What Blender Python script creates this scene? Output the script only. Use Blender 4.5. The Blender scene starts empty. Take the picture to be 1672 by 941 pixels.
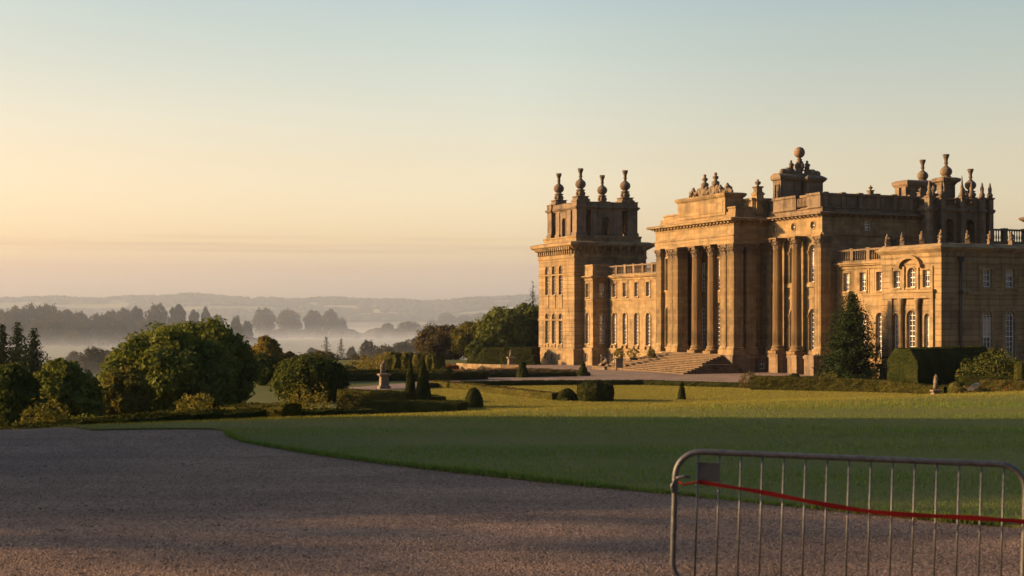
import bpy, bmesh, math, random
import numpy as np
from mathutils import Vector, Matrix
from mathutils.geometry import delaunay_2d_cdt, tessellate_polygon

R = math.radians
rng = np.random.default_rng(7)
random.seed(7)
scene = bpy.context.scene
col = scene.collection
EYE = 1.75
FPX, CX, HY = 2236.0, 836.0, 512.0      # used only to lay the plan out in metres

# ------------------------------------------------------------------ plan helpers
def at(px, d):
    return (px - CX) / FPX * d, d

def up(py, d):
    return EYE + (HY - py) / FPX * d

def sm(t):
    t = np.clip(t, 0.0, 1.0)
    return t * t * (3 - 2 * t)

def H(x, y):
    """height of the ground (metres) at x, y; works on arrays"""
    x = np.asarray(x, float); y = np.asarray(y, float)
    yb = 23.3 + 0.5 * np.clip(x, -12, 14)
    z = -5.45 * sm((y - yb) / 30.0)
    z = z - 0.02 * np.clip(y - 168, 0, 60)
    s = np.maximum(-13 - 0.05 * (y - 100) - x, y - 243) 
    k = sm((y - 55) / 35.0)
    v = sm(np.clip(s, 0, None) / 110.0) * k
    z = z * (1 - v) + -15.0 * v
    r = np.sqrt(x * x + y * y)
    a = np.arctan2(x, np.maximum(y, 1.0))
    und = 1.2 * np.sin(x * 0.011 + 1) * np.sin(y * 0.007) * sm((r - 420) / 200) * (1 - sm((y - 1500) / 200))
    z = z + und
    f = sm((r - 3050) / 1750.0) * (y > 0)
    ridge = 62 + 6 * np.sin(a * 23 + 0.6) + 4 * np.sin(a * 57 + 2.0) + 2 * np.sin(a * 131)
    z = z + f * ridge
    f2 = np.exp(-((r - 3600 - 250 * np.sin(a * 19)) / 260.0) ** 2) * (y > 0)
    z = z + f2 * (8 + 8 * np.sin(a * 31 + 1.2))
    return z

def h1(x, y):
    return float(H(x, y))

# ------------------------------------------------------------------ object helpers
def new_obj(name, mesh, parent=None):
    o = bpy.data.objects.new(name, mesh)
    col.objects.link(o)
    if parent is not None:
        o.parent = parent
    return o

def tag(o, label=None, cat=None, group=None, kind=None):
    if label: o['label'] = label
    if cat: o['category'] = cat
    if group: o['group'] = group
    if kind: o['kind'] = kind
    return o

def empty(name, loc=(0, 0, 0), rz=0.0):
    o = bpy.data.objects.new(name, None)
    o.empty_display_size = 0.3
    o.location = loc
    o.rotation_euler = (0, 0, rz)
    col.objects.link(o)
    return o

def np_mesh(name, V, F, mats, smooth=False, midx=None):
    """V (n,3); F (m,k) uniform polygons"""
    V = np.asarray(V, np.float32); F = np.asarray(F, np.int32)
    me = bpy.data.meshes.new(name)
    m, k = F.shape
    me.vertices.add(len(V)); me.vertices.foreach_set('co', V.ravel())
    me.loops.add(m * k); me.loops.foreach_set('vertex_index', F.ravel())
    me.polygons.add(m)
    me.polygons.foreach_set('loop_start', np.arange(0, m * k, k, dtype=np.int32))
    me.polygons.foreach_set('loop_total', np.full(m, k, np.int32))
    if midx is not None:
        me.polygons.foreach_set('material_index', np.asarray(midx, np.int32))
    me.polygons.foreach_set('use_smooth', np.full(m, smooth, bool))
    for mt in (mats if isinstance(mats, (list, tuple)) else [mats]):
        me.materials.append(mt)
    me.update(calc_edges=True)
    me.validate()
    return me

class MB:
    """collects polygons; build() links them as ONE mesh object"""
    def __init__(self):
        self.v = []; self.f = []; self.m = []; self.sm = []
    def add(self, verts, faces, mat=0, smooth=False):
        b = len(self.v)
        self.v.extend(verts)
        for f in faces:
            self.f.append([i + b for i in f]); self.m.append(mat); self.sm.append(smooth)
    def box(self, x0, x1, y0, y1, z0, z1, mat=0):
        vs = [(x0, y0, z0), (x1, y0, z0), (x1, y1, z0), (x0, y1, z0), (x0, y0, z1), (x1, y0, z1), (x1, y1, z1), (x0, y1, z1)]
        self.add(vs, [(0, 3, 2, 1), (4, 5, 6, 7), (0, 1, 5, 4), (1, 2, 6, 5), (2, 3, 7, 6), (3, 0, 4, 7)], mat)
    def ring(self, x0, x1, y0, y1, prof, mat=0, caps=True):
        """profile [(out, z)...] swept round a rectangle"""
        vs = []
        for o, z in prof:
            vs += [(x0 - o, y0 - o, z), (x1 + o, y0 - o, z), (x1 + o, y1 + o, z), (x0 - o, y1 + o, z)]
        fs = []
        n = len(prof)
        for i in range(n - 1):
            for k in range(4):
                a = i * 4 + k; b = i * 4 + (k + 1) % 4
                fs.append((a, b, b + 4, a + 4))
        if caps:
            fs.append((3, 2, 1, 0)); t = (n - 1) * 4
            fs.append((t, t + 1, t + 2, t + 3))
        self.add(vs, fs, mat)
    def lathe(self, prof, c=(0, 0, 0), seg=16, mat=0, smooth=True, flute=0, flute_d=0.0, z0=None, z1=None, sx=1.0, sy=1.0):
        vs = []; fs = []
        for r, z in prof:
            for k in range(seg):
                a = 2 * math.pi * k / seg
                rr = r
                if flute and z0 is not None and z0 <= z <= z1:
                    rr = r - flute_d * (k % 2)
                vs.append((c[0] + rr * math.cos(a) * sx, c[1] + rr * math.sin(a) * sy, c[2] + z))
        n = len(prof)
        for i in range(n - 1):
            for k in range(seg):
                a = i * seg + k; b = i * seg + (k + 1) % seg
                fs.append((a, b, b + seg, a + seg))
        fs.append(tuple(reversed(range(seg)))); fs.append(tuple(range((n - 1) * seg, n * seg)))
        self.add(vs, fs, mat, smooth)
    def tube(self, pts, r, seg=10, mat=0, closed=False):
        pts = [Vector(p) for p in pts]
        n = len(pts); vs = []; fs = []
        prev = None
        for i, p in enumerate(pts):
            if closed:
                t = (pts[(i + 1) % n] - pts[i - 1]).normalized()
            else:
                t = (pts[min(i + 1, n - 1)] - pts[max(i - 1, 0)]).normalized()
            if prev is None:
                a = Vector((0, 0, 1)) if abs(t.z) < 0.9 else Vector((0, 1, 0))
                u = t.cross(a).normalized()
            else:
                u = (prev - t * prev.dot(t)).normalized()
            prev = u
            w = t.cross(u)
            rr = r[i] if isinstance(r, (list, tuple)) else r
            for k in range(seg):
                an = 2 * math.pi * k / seg
                vs.append(tuple(p + u * (rr * math.cos(an)) + w * (rr * math.sin(an))))
        for i in range(n if closed else n - 1):
            j = (i + 1) % n
            for k in range(seg):
                k2 = (k + 1) % seg
                fs.append((i * seg + k, i * seg + k2, j * seg + k2, j * seg + k))
        if not closed:
            fs.append(tuple(reversed(range(seg)))); fs.append(tuple(range((n - 1) * seg, n * seg)))
        self.add(vs, fs, mat, True)
    def sphere(self, c, r, seg=14, rings=8, mat=0, sx=1, sy=1, sz=1):
        prof = []
        for i in range(rings + 1):
            a = -math.pi / 2 + math.pi * i / rings
            prof.append((max(r * math.cos(a), 0.001), r * math.sin(a) * sz))
        self.lathe(prof, c, seg, mat, True, sx=sx, sy=sy)
    def build(self, name, mats, parent=None):
        me = self.mesh(name, mats)
        return new_obj(name, me, parent)
    def mesh(self, name, mats):
        me = bpy.data.meshes.new(name)
        me.from_pydata([tuple(v) for v in self.v], [], self.f)
        for mt in (mats if isinstance(mats, (list, tuple)) else [mats]):
            me.materials.append(mt)
        me.polygons.foreach_set('material_index', self.m)
        me.polygons.foreach_set('use_smooth', self.sm)
        me.update()
        return me

# ------------------------------------------------------------------ node helpers
def mat_new(name):
    m = bpy.data.materials.new(name); m.use_nodes = True
    nt = m.node_tree; nt.nodes.clear()
    out = nt.nodes.new('ShaderNodeOutputMaterial')
    return m, nt, out

def N(nt, t, **kw):
    n = nt.nodes.new(t)
    for k, v in kw.items():
        if k.startswith('i_'):
            key = k[2:]
            key = int(key) if key.isdigit() else key.replace('_', ' ')
            n.inputs[key].default_value = v
        else:
            setattr(n, k, v)
    return n

def L(nt, a, b):
    nt.links.new(a, b)

def mixc(nt, fac, a, b, blend='MIX'):
    n = nt.nodes.new('ShaderNodeMix'); n.data_type = 'RGBA'; n.blend_type = blend
    for sock, val in ((n.inputs[0], fac), (n.inputs[6], a), (n.inputs[7], b)):
        if hasattr(val, 'is_linked'): nt.links.new(val, sock)
        elif isinstance(val, (int, float)): sock.default_value = val
        else: sock.default_value = (*val, 1) if len(val) == 3 else val
    return n.outputs[2]

def ramp(nt, fac, stops):
    n = nt.nodes.new('ShaderNodeValToRGB')
    cr = n.color_ramp
    while len(cr.elements) < len(stops): cr.elements.new(0.5)
    for e, (p, c) in zip(cr.elements, stops):
        e.position = p; e.color = (*c, 1) if isinstance(c, tuple) else (c, c, c, 1)
    nt.links.new(fac, n.inputs[0])
    return n.outputs[0]

def math_n(nt, op, a, b=None, c=None):
    n = nt.nodes.new('ShaderNodeMath'); n.operation = op
    for i, v in enumerate((a, b, c)):
        if v is None: continue
        if hasattr(v, 'is_linked'): nt.links.new(v, n.inputs[i])
        else: n.inputs[i].default_value = v
    return n.outputs[0]

def noise(nt, vec, scale, detail=4, rough=0.55):
    n = N(nt, 'ShaderNodeTexNoise'); n.inputs['Scale'].default_value = scale
    n.inputs['Detail'].default_value = detail; n.inputs['Roughness'].default_value = rough
    if vec is not None: nt.links.new(vec, n.inputs['Vector'])
    return n.outputs['Fac']

def mapping(nt, vec, scale=(1, 1, 1), loc=(0, 0, 0), rot=(0, 0, 0)):
    n = N(nt, 'ShaderNodeMapping')
    n.inputs['Scale'].default_value = scale; n.inputs['Location'].default_value = loc; n.inputs['Rotation'].default_value = rot
    nt.links.new(vec, n.inputs['Vector'])
    return n.outputs[0]

# ------------------------------------------------------------------ materials
def stone(name, c1, c2, mortar, course=0.42, brick=0.95, joint=0.012, bumpd=0.3, stain=0.5, roughn=0.85):
    m, nt, out = mat_new(name)
    tc = N(nt, 'ShaderNodeTexCoord')
    sep = N(nt, 'ShaderNodeSeparateXYZ'); L(nt, tc.outputs['Object'], sep.inputs[0])
    hsum = math_n(nt, 'ADD', sep.outputs[0], sep.outputs[1])
    cmb = N(nt, 'ShaderNodeCombineXYZ'); L(nt, hsum, cmb.inputs[0]); L(nt, sep.outputs[2], cmb.inputs[1])
    b = N(nt, 'ShaderNodeTexBrick'); L(nt, cmb.outputs[0], b.inputs['Vector'])
    b.inputs['Scale'].default_value = 1.0
    b.inputs['Mortar Size'].default_value = joint
    b.inputs['Mortar Smooth'].default_value = 0.3
    b.inputs['Brick Width'].default_value = brick
    b.inputs['Row Height'].default_value = course
    b.inputs['Color1'].default_value = (*c1, 1); b.inputs['Color2'].default_value = (*c2, 1)
    b.inputs['Mortar'].default_value = (*mortar, 1)
    n1 = noise(nt, tc.outputs['Object'], 0.35, 5, 0.6)
    n2 = noise(nt, mapping(nt, tc.outputs['Object'], (1.6, 1.6, 0.16)), 1.0, 4, 0.6)
    n3 = noise(nt, tc.outputs['Object'], 6.0, 3, 0.6)
    v = mixc(nt, 1.0, b.outputs['Color'], ramp(nt, n1, [(0.30, (0.55, 0.54, 0.54)), (0.47, (1.0, 1.0, 1.0)), (0.7, (1.18, 1.06, 0.90))]), 'MULTIPLY')
    v = mixc(nt, stain, v, ramp(nt, n2, [(0.36, (0.42, 0.39, 0.36)), (0.52, (1.0, 1.0, 1.0))]), 'MULTIPLY')
    v = mixc(nt, 0.5, v, ramp(nt, n3, [(0.3, (0.78, 0.78, 0.78)), (0.7, (1.15, 1.15, 1.15))]), 'MULTIPLY')
    bs = N(nt, 'ShaderNodeBsdfPrincipled'); bs.inputs['Roughness'].default_value = roughn
    bs.inputs['Specular IOR Level'].default_value = 0.2
    L(nt, v, bs.inputs['Base Color'])
    hgt = math_n(nt, 'MULTIPLY_ADD', b.outputs['Fac'], -1.0, math_n(nt, 'MULTIPLY', n3, 0.35))
    bp = N(nt, 'ShaderNodeBump'); bp.inputs['Strength'].default_value = bumpd; bp.inputs['Distance'].default_value = 0.06
    L(nt, hgt, bp.inputs['Height']); L(nt, bp.outputs[0], bs.inputs['Normal'])
    L(nt, bs.outputs[0], out.inputs[0])
    return m

def plain(name, c, rough=0.6, metal=0.0, spec=0.4, var=0.15, scale=8.0, bump=0.0):
    m, nt, out = mat_new(name)
    tc = N(nt, 'ShaderNodeTexCoord')
    n1 = noise(nt, tc.outputs['Object'], scale, 4)
    lo = tuple(x * (1 - var) for x in c); hi = tuple(min(1, x * (1 + var)) for x in c)
    bs = N(nt, 'ShaderNodeBsdfPrincipled')
    L(nt, ramp(nt, n1, [(0.3, lo), (0.7, hi)]), bs.inputs['Base Color'])
    bs.inputs['Roughness'].default_value = rough; bs.inputs['Metallic'].default_value = metal
    bs.inputs['Specular IOR Level'].default_value = spec
    if bump:
        bp = N(nt, 'ShaderNodeBump'); bp.inputs['Strength'].default_value = bump; bp.inputs['Distance'].default_value = 0.02
        L(nt, n1, bp.inputs['Height']); L(nt, bp.outputs[0], bs.inputs['Normal'])
    L(nt, bs.outputs[0], out.inputs[0])
    return m

def leafy(name, c1, c2, transl=0.28, streak=False):
    m, nt, out = mat_new(name)
    g = N(nt, 'ShaderNodeNewGeometry')
    tc = N(nt, 'ShaderNodeTexCoord')
    n1 = noise(nt, mapping(nt, tc.outputs['Object'], (.16, 1.1, 1), rot=(0, 0, R(6))), 1.0, 5, .7) if streak else noise(nt, tc.outputs['Object'], 0.9, 2)
    f = math_n(nt, 'ADD', math_n(nt, 'MULTIPLY', g.outputs['Random Per Island'], 0.55), math_n(nt, 'MULTIPLY_ADD', n1, 1.2, -0.38))
    c = ramp(nt, f, [(0.05, c1), (0.95, c2)])
    d = N(nt, 'ShaderNodeBsdfDiffuse'); L(nt, c, d.inputs[0])
    t = N(nt, 'ShaderNodeBsdfTranslucent')
    L(nt, mixc(nt, 1.0, c, (1.1, 1.05, 0.5), 'MULTIPLY'), t.inputs[0])
    mx = N(nt, 'ShaderNodeMixShader'); mx.inputs[0].default_value = transl
    L(nt, d.outputs[0], mx.inputs[1]); L(nt, t.outputs[0], mx.inputs[2])
    L(nt, mx.outputs[0], out.inputs[0])
    return m

def grass_ground(name, c1, c2, scale=1.0, stripe=True, bump=0.6):
    m, nt, out = mat_new(name)
    g = N(nt, 'ShaderNodeNewGeometry')
    p = g.outputs['Position']
    n1 = noise(nt, p, 0.25 * scale, 4, 0.6)
    n2 = noise(nt, p, 14.0 * scale, 3, 0.7)
    c = ramp(nt, math_n(nt, 'MULTIPLY_ADD', n2, 0.6, math_n(nt, 'MULTIPLY', n1, 0.5)), [(0.3, c1), (0.75, c2)])
    bs = N(nt, 'ShaderNodeBsdfPrincipled'); bs.inputs['Roughness'].default_value = 0.95
    bs.inputs['Specular IOR Level'].default_value = 0.05
    L(nt, c, bs.inputs['Base Color'])
    bp = N(nt, 'ShaderNodeBump'); bp.inputs['Strength'].default_value = bump; bp.inputs['Distance'].default_value = 0.06
    L(nt, n2, bp.inputs['Height']); L(nt, bp.outputs[0], bs.inputs['Normal'])
    L(nt, bs.outputs[0], out.inputs[0])
    return m

def gravel_mat(name, c1, c2, c3, scale=1.0, bump=0.8):
    m, nt, out = mat_new(name)
    g = N(nt, 'ShaderNodeNewGeometry')
    p = g.outputs['Position']
    vo = N(nt, 'ShaderNodeTexVoronoi'); vo.inputs['Scale'].default_value = 60.0 * scale; L(nt, p, vo.inputs['Vector'])
    sc = N(nt, 'ShaderNodeSeparateColor'); L(nt, vo.outputs['Color'], sc.inputs[0])
    n1 = noise(nt, p, 0.35, 5, 0.65)
    n2 = noise(nt, mapping(nt, p, (0.25, 1.3, 1), rot=(0, 0, R(-28))), 1.0, 4, 0.6)
    n3 = noise(nt, p, 22 * scale, 3, 0.7)
    c = ramp(nt, sc.outputs[0], [(0.05, c1), (0.5, c2), (0.95, c3)])
    c = mixc(nt, .7, c, ramp(nt, vo.outputs['Distance'], [(.25, (1.12, 1.12, 1.12)), (.7, (.45, .44, .44))]), 'MULTIPLY')
    c = mixc(nt, 0.8, c, ramp(nt, n1, [(0.3, (0.62, 0.6, 0.6)), (0.7, (1.25, 1.2, 1.15))]), 'MULTIPLY')
    c = mixc(nt, 0.6, c, ramp(nt, n2, [(0.35, (0.75, 0.74, 0.74)), (0.62, (1.2, 1.2, 1.22))]), 'MULTIPLY')
    c = mixc(nt, 0.6, c, ramp(nt, n3, [(0.3, (0.5, 0.5, 0.5)), (0.7, (1.4, 1.4, 1.4))]), 'MULTIPLY')
    bs = N(nt, 'ShaderNodeBsdfPrincipled'); bs.inputs['Roughness'].default_value = 0.9
    bs.inputs['Specular IOR Level'].default_value = 0.15
    L(nt, c, bs.inputs['Base Color'])
    n4 = noise(nt, mapping(nt, p, (1.6, 4.2, 1), rot=(0, 0, R(-14))), 1.0, 5, 0.65)
    n5 = noise(nt, mapping(nt, p, (5, 11, 1), rot=(0, 0, R(-10))), 1.0, 3, 0.7)
    hh = math_n(nt, 'MULTIPLY_ADD', vo.outputs['Distance'], -1.0, math_n(nt, 'MULTIPLY', n3, 1.2))
    hh = math_n(nt, 'MULTIPLY_ADD', n4, 2.0 if scale == 1.0 else 0.0, hh)
    # worn wheel lanes that follow the bend of the drive, and raked, trodden patches
    if scale == 1.0:
        wv = N(nt, 'ShaderNodeTexWave'); wv.wave_type = 'BANDS'; wv.bands_direction = 'Y'
        wv.inputs['Scale'].default_value = .16; wv.inputs['Distortion'].default_value = 2.2; wv.inputs['Detail'].default_value = 3; wv.inputs['Detail Scale'].default_value = .4
        L(nt, mapping(nt, p, rot=(0, 0, R(-17))), wv.inputs['Vector'])
        c = mixc(nt, .5, c, ramp(nt, wv.outputs['Fac'], [(.2, (.78, .78, .78)), (.8, (1.2, 1.19, 1.17))]), 'MULTIPLY')
        c = mixc(nt, .75, c, ramp(nt, n5, [(.34, (.66, .65, .64)), (.66, (1.3, 1.3, 1.3))]), 'MULTIPLY')
    bp = N(nt, 'ShaderNodeBump'); bp.inputs['Strength'].default_value = bump; bp.inputs['Distance'].default_value = 0.02
    L(nt, hh, bp.inputs['Height']); L(nt, bp.outputs[0], bs.inputs['Normal'])
    L(nt, bs.outputs[0], out.inputs[0])
    return m

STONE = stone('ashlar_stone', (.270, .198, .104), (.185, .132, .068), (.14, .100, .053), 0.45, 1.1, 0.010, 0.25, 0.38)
RUST = stone('rusticated_stone', (.260, .190, .100), (.185, .131, .068), (.10, .068, .037), 0.62, 60.0, 0.030, 0.7, 0.5)
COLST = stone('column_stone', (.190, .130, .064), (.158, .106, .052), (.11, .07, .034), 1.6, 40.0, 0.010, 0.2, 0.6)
WEATH = stone('weathered_stone', (.190, .142, .094), (.145, .112, .078), (.095, .073, .052), 0.5, 1.2, 0.01, 0.4, 0.75)
STEPM = stone('step_stone', (.145, .102, .060), (.115, .082, .049), (.07, .049, .03), 0.17, 1.2, 0.014, 0.3, 0.6)
STATM = plain('statue_stone', (.155, .120, .083), 0.85, 0, 0.2, 0.35, 5.0, 0.3)
LEAD = plain('roof_lead', (.10, .10, .11), 0.7, 0, 0.3)
IRON = plain('black_iron', (.02, .02, .022), 0.6)
BLINDM = plain('window_blind', (.42, .38, .31), 0.8, 0, 0.2, 0.2, 4.0)
FRAMEW = plain('window_white_paint', (.72, .70, .66), 0.5)
BALLM = plain('sphere_stone', (.17, .11, .065), 0.7, 0, 0.3, 0.3, 3.0)
def glass_mat():
    m, nt, out = mat_new('window_glass')
    tc = N(nt, 'ShaderNodeTexCoord')
    bs = N(nt, 'ShaderNodeBsdfPrincipled')
    n = noise(nt, tc.outputs['Object'], 1.2, 2)
    L(nt, ramp(nt, n, [(0.35, (.03, .034, .04)), (0.65, (.085, .09, .095))]), bs.inputs['Base Color'])
    bs.inputs['Roughness'].default_value = 0.06; bs.inputs['Specular IOR Level'].default_value = 1.0; bs.inputs['IOR'].default_value = 1.75
    bp = N(nt, 'ShaderNodeBump'); bp.inputs['Strength'].default_value = 0.15; bp.inputs['Distance'].default_value = 0.02
    L(nt, n, bp.inputs['Height']); L(nt, bp.outputs[0], bs.inputs['Normal'])
    L(nt, bs.outputs[0], out.inputs[0])
    return m
GLASS = glass_mat()
BARK = plain('bark', (.06, .045, .03), 0.95, 0, 0.1, 0.3, 3.0, 0.5)
LF = {
 'green': leafy('leaf_green', (.054, .078, .018), (.165, .178, .042)),
 'deep': leafy('leaf_deep_green', (.028, .046, .013), (.092, .104, .027)),
 'olive': leafy('leaf_olive', (.060, .066, .018), (.165, .145, .036)),
 'brown': leafy('leaf_russet', (.055, .046, .024), (.105, .084, .042)),
 'gold': leafy('leaf_gold', (.125, .105, .026), (.23, .17, .04)),
 'needle': leafy('needle_green', (.013, .026, .010), (.036, .050, .018), 0.12),
 'yew': leafy('yew_green', (.014, .022, .007), (.044, .046, .013), 0.12),
 'box': leafy('box_hedge_green', (.028, .034, .009), (.080, .074, .018), 0.15),
 'yellow': leafy('leaf_yellow', (.11, .105, .024), (.21, .175, .045)),
 'far': leafy('leaf_distant', (.040, .042, .022), (.085, .075, .036)),
 'pink': leafy('flower_pink', (.10, .07, .04), (.34, .14, .11)),
 'red': leafy('flower_red', (.09, .05, .025), (.26, .085, .035)),
 'bank': leafy('dry_planting', (.075, .062, .035), (.16, .12, .06)),
}
GRASSB = leafy('grass_blade', (.090, .152, .036), (.180, .240, .064), 0.4, True)
GRASSB_LIT = leafy('sun_tinted_grass_blade', (.165, .160, .038), (.30, .270, .078), 0.4, True)  # brow and parterre blades: low sunlight put into the paler, yellower colour
# ------------------------------------------------------------------ the ground
def ground_sheet():
    radii = [0.0]
    r = 0.0
    while r < 5200:
        step = 0.9 if r < 60 else (1.6 if r < 90 else max(2.2, r * 0.018))
        r += step; radii.append(r)
    nseg = 288
    angs = []
    # finer in front
    for k in range(nseg):
        angs.append(2 * math.pi * k / nseg)
    # warp angles so that the front (+y) has more of them
    angs = [a + 0.75 * math.sin(2 * (a - math.pi / 2)) * -0.5 * 0.6 for a in angs]
    A = np.array(angs)
    V = [np.array([[0, 0, h1(0, 0)]])]
    for r in radii[1:]:
        x = r * np.cos(A); y = r * np.sin(A)
        V.append(np.stack([x, y, H(x, y)], 1))
    V = np.concatenate(V)
    F = []
    nr = len(radii) - 1
    tri = []
    for k in range(nseg):
        tri.append((0, 1 + k, 1 + (k + 1) % nseg))
    k = np.arange(nseg); k2 = (k + 1) % nseg
    quads = []
    for i in range(nr - 1):
        a = 1 + i * nseg
        quads.append(np.stack([a + k, a + nseg + k, a + nseg + k2, a + k2], 1))
    Q = np.concatenate(quads)
    me = bpy.data.meshes.new('ground')
    me.from_pydata([tuple(v) for v in V], [], tri + [tuple(q) for q in Q.tolist()])
    me.polygons.foreach_set('use_smooth', [True] * len(me.polygons))
    return me

def field_mat():
    m, nt, out = mat_new('parkland')
    g = N(nt, 'ShaderNodeNewGeometry'); p = g.outputs['Position']
    # near: rough grass; far: patchwork of fields
    vo = N(nt, 'ShaderNodeTexVoronoi'); vo.inputs['Scale'].default_value = 1.0
    L(nt, mapping(nt, p, (0.0032, 0.0016, 0.0), rot=(0, 0, 0.3)), vo.inputs['Vector'])
    sc = N(nt, 'ShaderNodeSeparateColor'); L(nt, vo.outputs['Color'], sc.inputs[0])
    fields = ramp(nt, sc.outputs[0], [(0.0, (.05, .06, .02)), (0.35, (.09, .10, .035)), (0.6, (.20, .17, .08)), (0.8, (.06, .07, .025)), (1.0, (.26, .21, .11))])
    n1 = noise(nt, p, 0.05, 5, 0.6); n2 = noise(nt, p, 9.0, 3, 0.7)
    near = ramp(nt, math_n(nt, 'MULTIPLY_ADD', n2, 0.5, math_n(nt, 'MULTIPLY', n1, 0.6)), [(0.3, (.045, .06, .018)), (0.8, (.11, .11, .035))])
    sep = N(nt, 'ShaderNodeSeparateXYZ'); L(nt, p, sep.inputs[0])
    far = ramp(nt, math_n(nt, 'MULTIPLY', sep.outputs[1], 1 / 2000.0), [(0.15, 0.0), (0.4, 1.0)])
    c = mixc(nt, far, near, fields)
    bs = N(nt, 'ShaderNodeBsdfPrincipled'); bs.inputs['Roughness'].default_value = 0.95; bs.inputs['Specular IOR Level'].default_value = 0.05
    L(nt, c, bs.inputs['Base Color'])
    bp = N(nt, 'ShaderNodeBump'); bp.inputs['Strength'].default_value = 0.5; bp.inputs['Distance'].default_value = 0.06
    L(nt, n2, bp.inputs['Height']); L(nt, bp.outputs[0], bs.inputs['Normal'])
    L(nt, bs.outputs[0], out.inputs[0])
    return m

gm = ground_sheet(); gm.materials.append(field_mat())
tag(new_obj('ground', gm), 'rolling parkland falling to a misty valley and far hills', 'ground', kind='structure')

def inside(poly, x, y):
    """vectorised point in polygon"""
    x = np.asarray(x); y = np.asarray(y)
    c = np.zeros(x.shape, bool)
    n = len(poly)
    for i in range(n):
        x0, y0 = poly[i]; x1, y1 = poly[(i + 1) % n]
        cond = (y0 > y) != (y1 > y)
        with np.errstate(divide='ignore', invalid='ignore'):
            xi = (x1 - x0) * (y - y0) / (y1 - y0 + 1e-12) + x0
        c ^= cond & (x < xi)
    return c

def densify(poly, step):
    out = []
    n = len(poly)
    for i in range(n):
        a = Vector(poly[i]); b = Vector(poly[(i + 1) % n])
        k = max(1, int((b - a).length / step))
        for j in range(k):
            out.append(tuple(a + (b - a) * (j / k)))
    return out

def sheet(name, poly, res, off, mat, label, skirt=0.0, cat='ground'):
    poly = densify(poly, res)
    xs = [p[0] for p in poly]; ys = [p[1] for p in poly]
    gx, gy = np.meshgrid(np.arange(min(xs), max(xs), res), np.arange(min(ys), max(ys), res))
    gx = gx.ravel(); gy = gy.ravel()
    ins = inside(poly, gx, gy)
    pts = [Vector(p) for p in poly] + [Vector((a, b)) for a, b in zip(gx[ins], gy[ins])]
    n = len(poly)
    res_ = delaunay_2d_cdt(pts, [(i, (i + 1) % n) for i in range(n)], [], 1, 1e-4)
    V2 = np.array([tuple(v) for v in res_[0]]); faces = [tuple(f) for f in res_[2]]
    Z = H(V2[:, 0], V2[:, 1]) + off
    verts = [(a, b, c) for (a, b), c in zip(V2, Z)]
    if skirt:
        b0 = len(verts)
        pv = []
        for (a, b) in poly:
            pv.append((a, b, h1(a, b) + off)); 
        verts += pv
        verts += [(a, b, c - skirt) for a, b, c in pv]
        for i in range(n):
            j = (i + 1) % n
            faces.append((b0 + i, b0 + j, b0 + n + j, b0 + n + i))
    me = bpy.data.meshes.new(name)
    me.from_pydata(verts, [], faces); me.materials.append(mat); me.update()
    # make the top face up
    me.polygons.foreach_set('use_smooth', [False if skirt else True] * len(me.polygons))
    bm = bmesh.new(); bm.from_mesh(me)
    bmesh.ops.recalc_face_normals(bm, faces=bm.faces)
    if sum(f.normal.z for f in bm.faces) < 0:
        bmesh.ops.reverse_faces(bm, faces=bm.faces)
    bm.to_mesh(me); bm.free()
    return tag(new_obj(name, me), label, cat, kind='structure')

def gp(px, py, base=5.45):
    """point of the plan seen at px, py on a level base metres below the drive"""
    d = (EYE + base) * FPX / (py - HY)
    return at(px, d)

FLAT = lambda px, py: gp(px, py, 0.0)
near_edge = [FLAT(*p) for p in [(372, 711), (380, 717), (400, 724), (450, 733), (500, 742), (570, 752), (640, 761), (720, 771), (800, 779.5), (875, 788), (950, 795.5), (1025, 802.5), (1100, 809.5), (1175, 817.5), (1250, 825.5), (1325, 833), (1400, 841), (1480, 849), (1560, 856), (1672, 866)]]
far_edge = [(-60, 8.0), (-40, 14.0), (-20, 22.0), at(-60, 25.5), at(40, 24.0), at(95, 22.2)] + [FLAT(*p) for p in [(150, 704.6), (220, 703.4), (300, 702.6), (338, 702.9), (354, 703.9), (364, 705.6), (369, 708)]]
right_end = [(7, 10.2), (12, 8.8), (30, 5.0), (60, 2.0)]
GRAVEL = gravel_mat('drive_gravel', (.155, .098, .064), (.240, .159, .108), (.36, .255, .182))
GRAVEL2 = gravel_mat('court_gravel', (.19, .14, .105), (.25, .19, .145), (.32, .25, .19), 0.4, 0.3)
LAWN = grass_ground('lawn_turf', (.08, .09, .026), (.15, .14, .042))
LAWN2 = grass_ground('lower_lawn_turf', (.075, .075, .018), (.14, .125, .034), 0.5)
gravel_poly = far_edge + near_edge + right_end + [(60, -40), (-60, -40)]
sheet('gravel_drive', gravel_poly, 1.0, 0.012, GRAVEL, 'brown gravel drive in the foreground', cat='drive')
lawn_poly = far_edge + near_edge + right_end + [(60, 34), (30, 38), (14, 34), (0, 27), (-6, 26.6), (-9.5, 27), (-12, 27), (-40, 30), (-60, 30)]
sheet('front_lawn', lawn_poly, 0.8, 0.035, LAWN, 'mown green lawn beside the gravel drive', skirt=0.08, cat='lawn')

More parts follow.
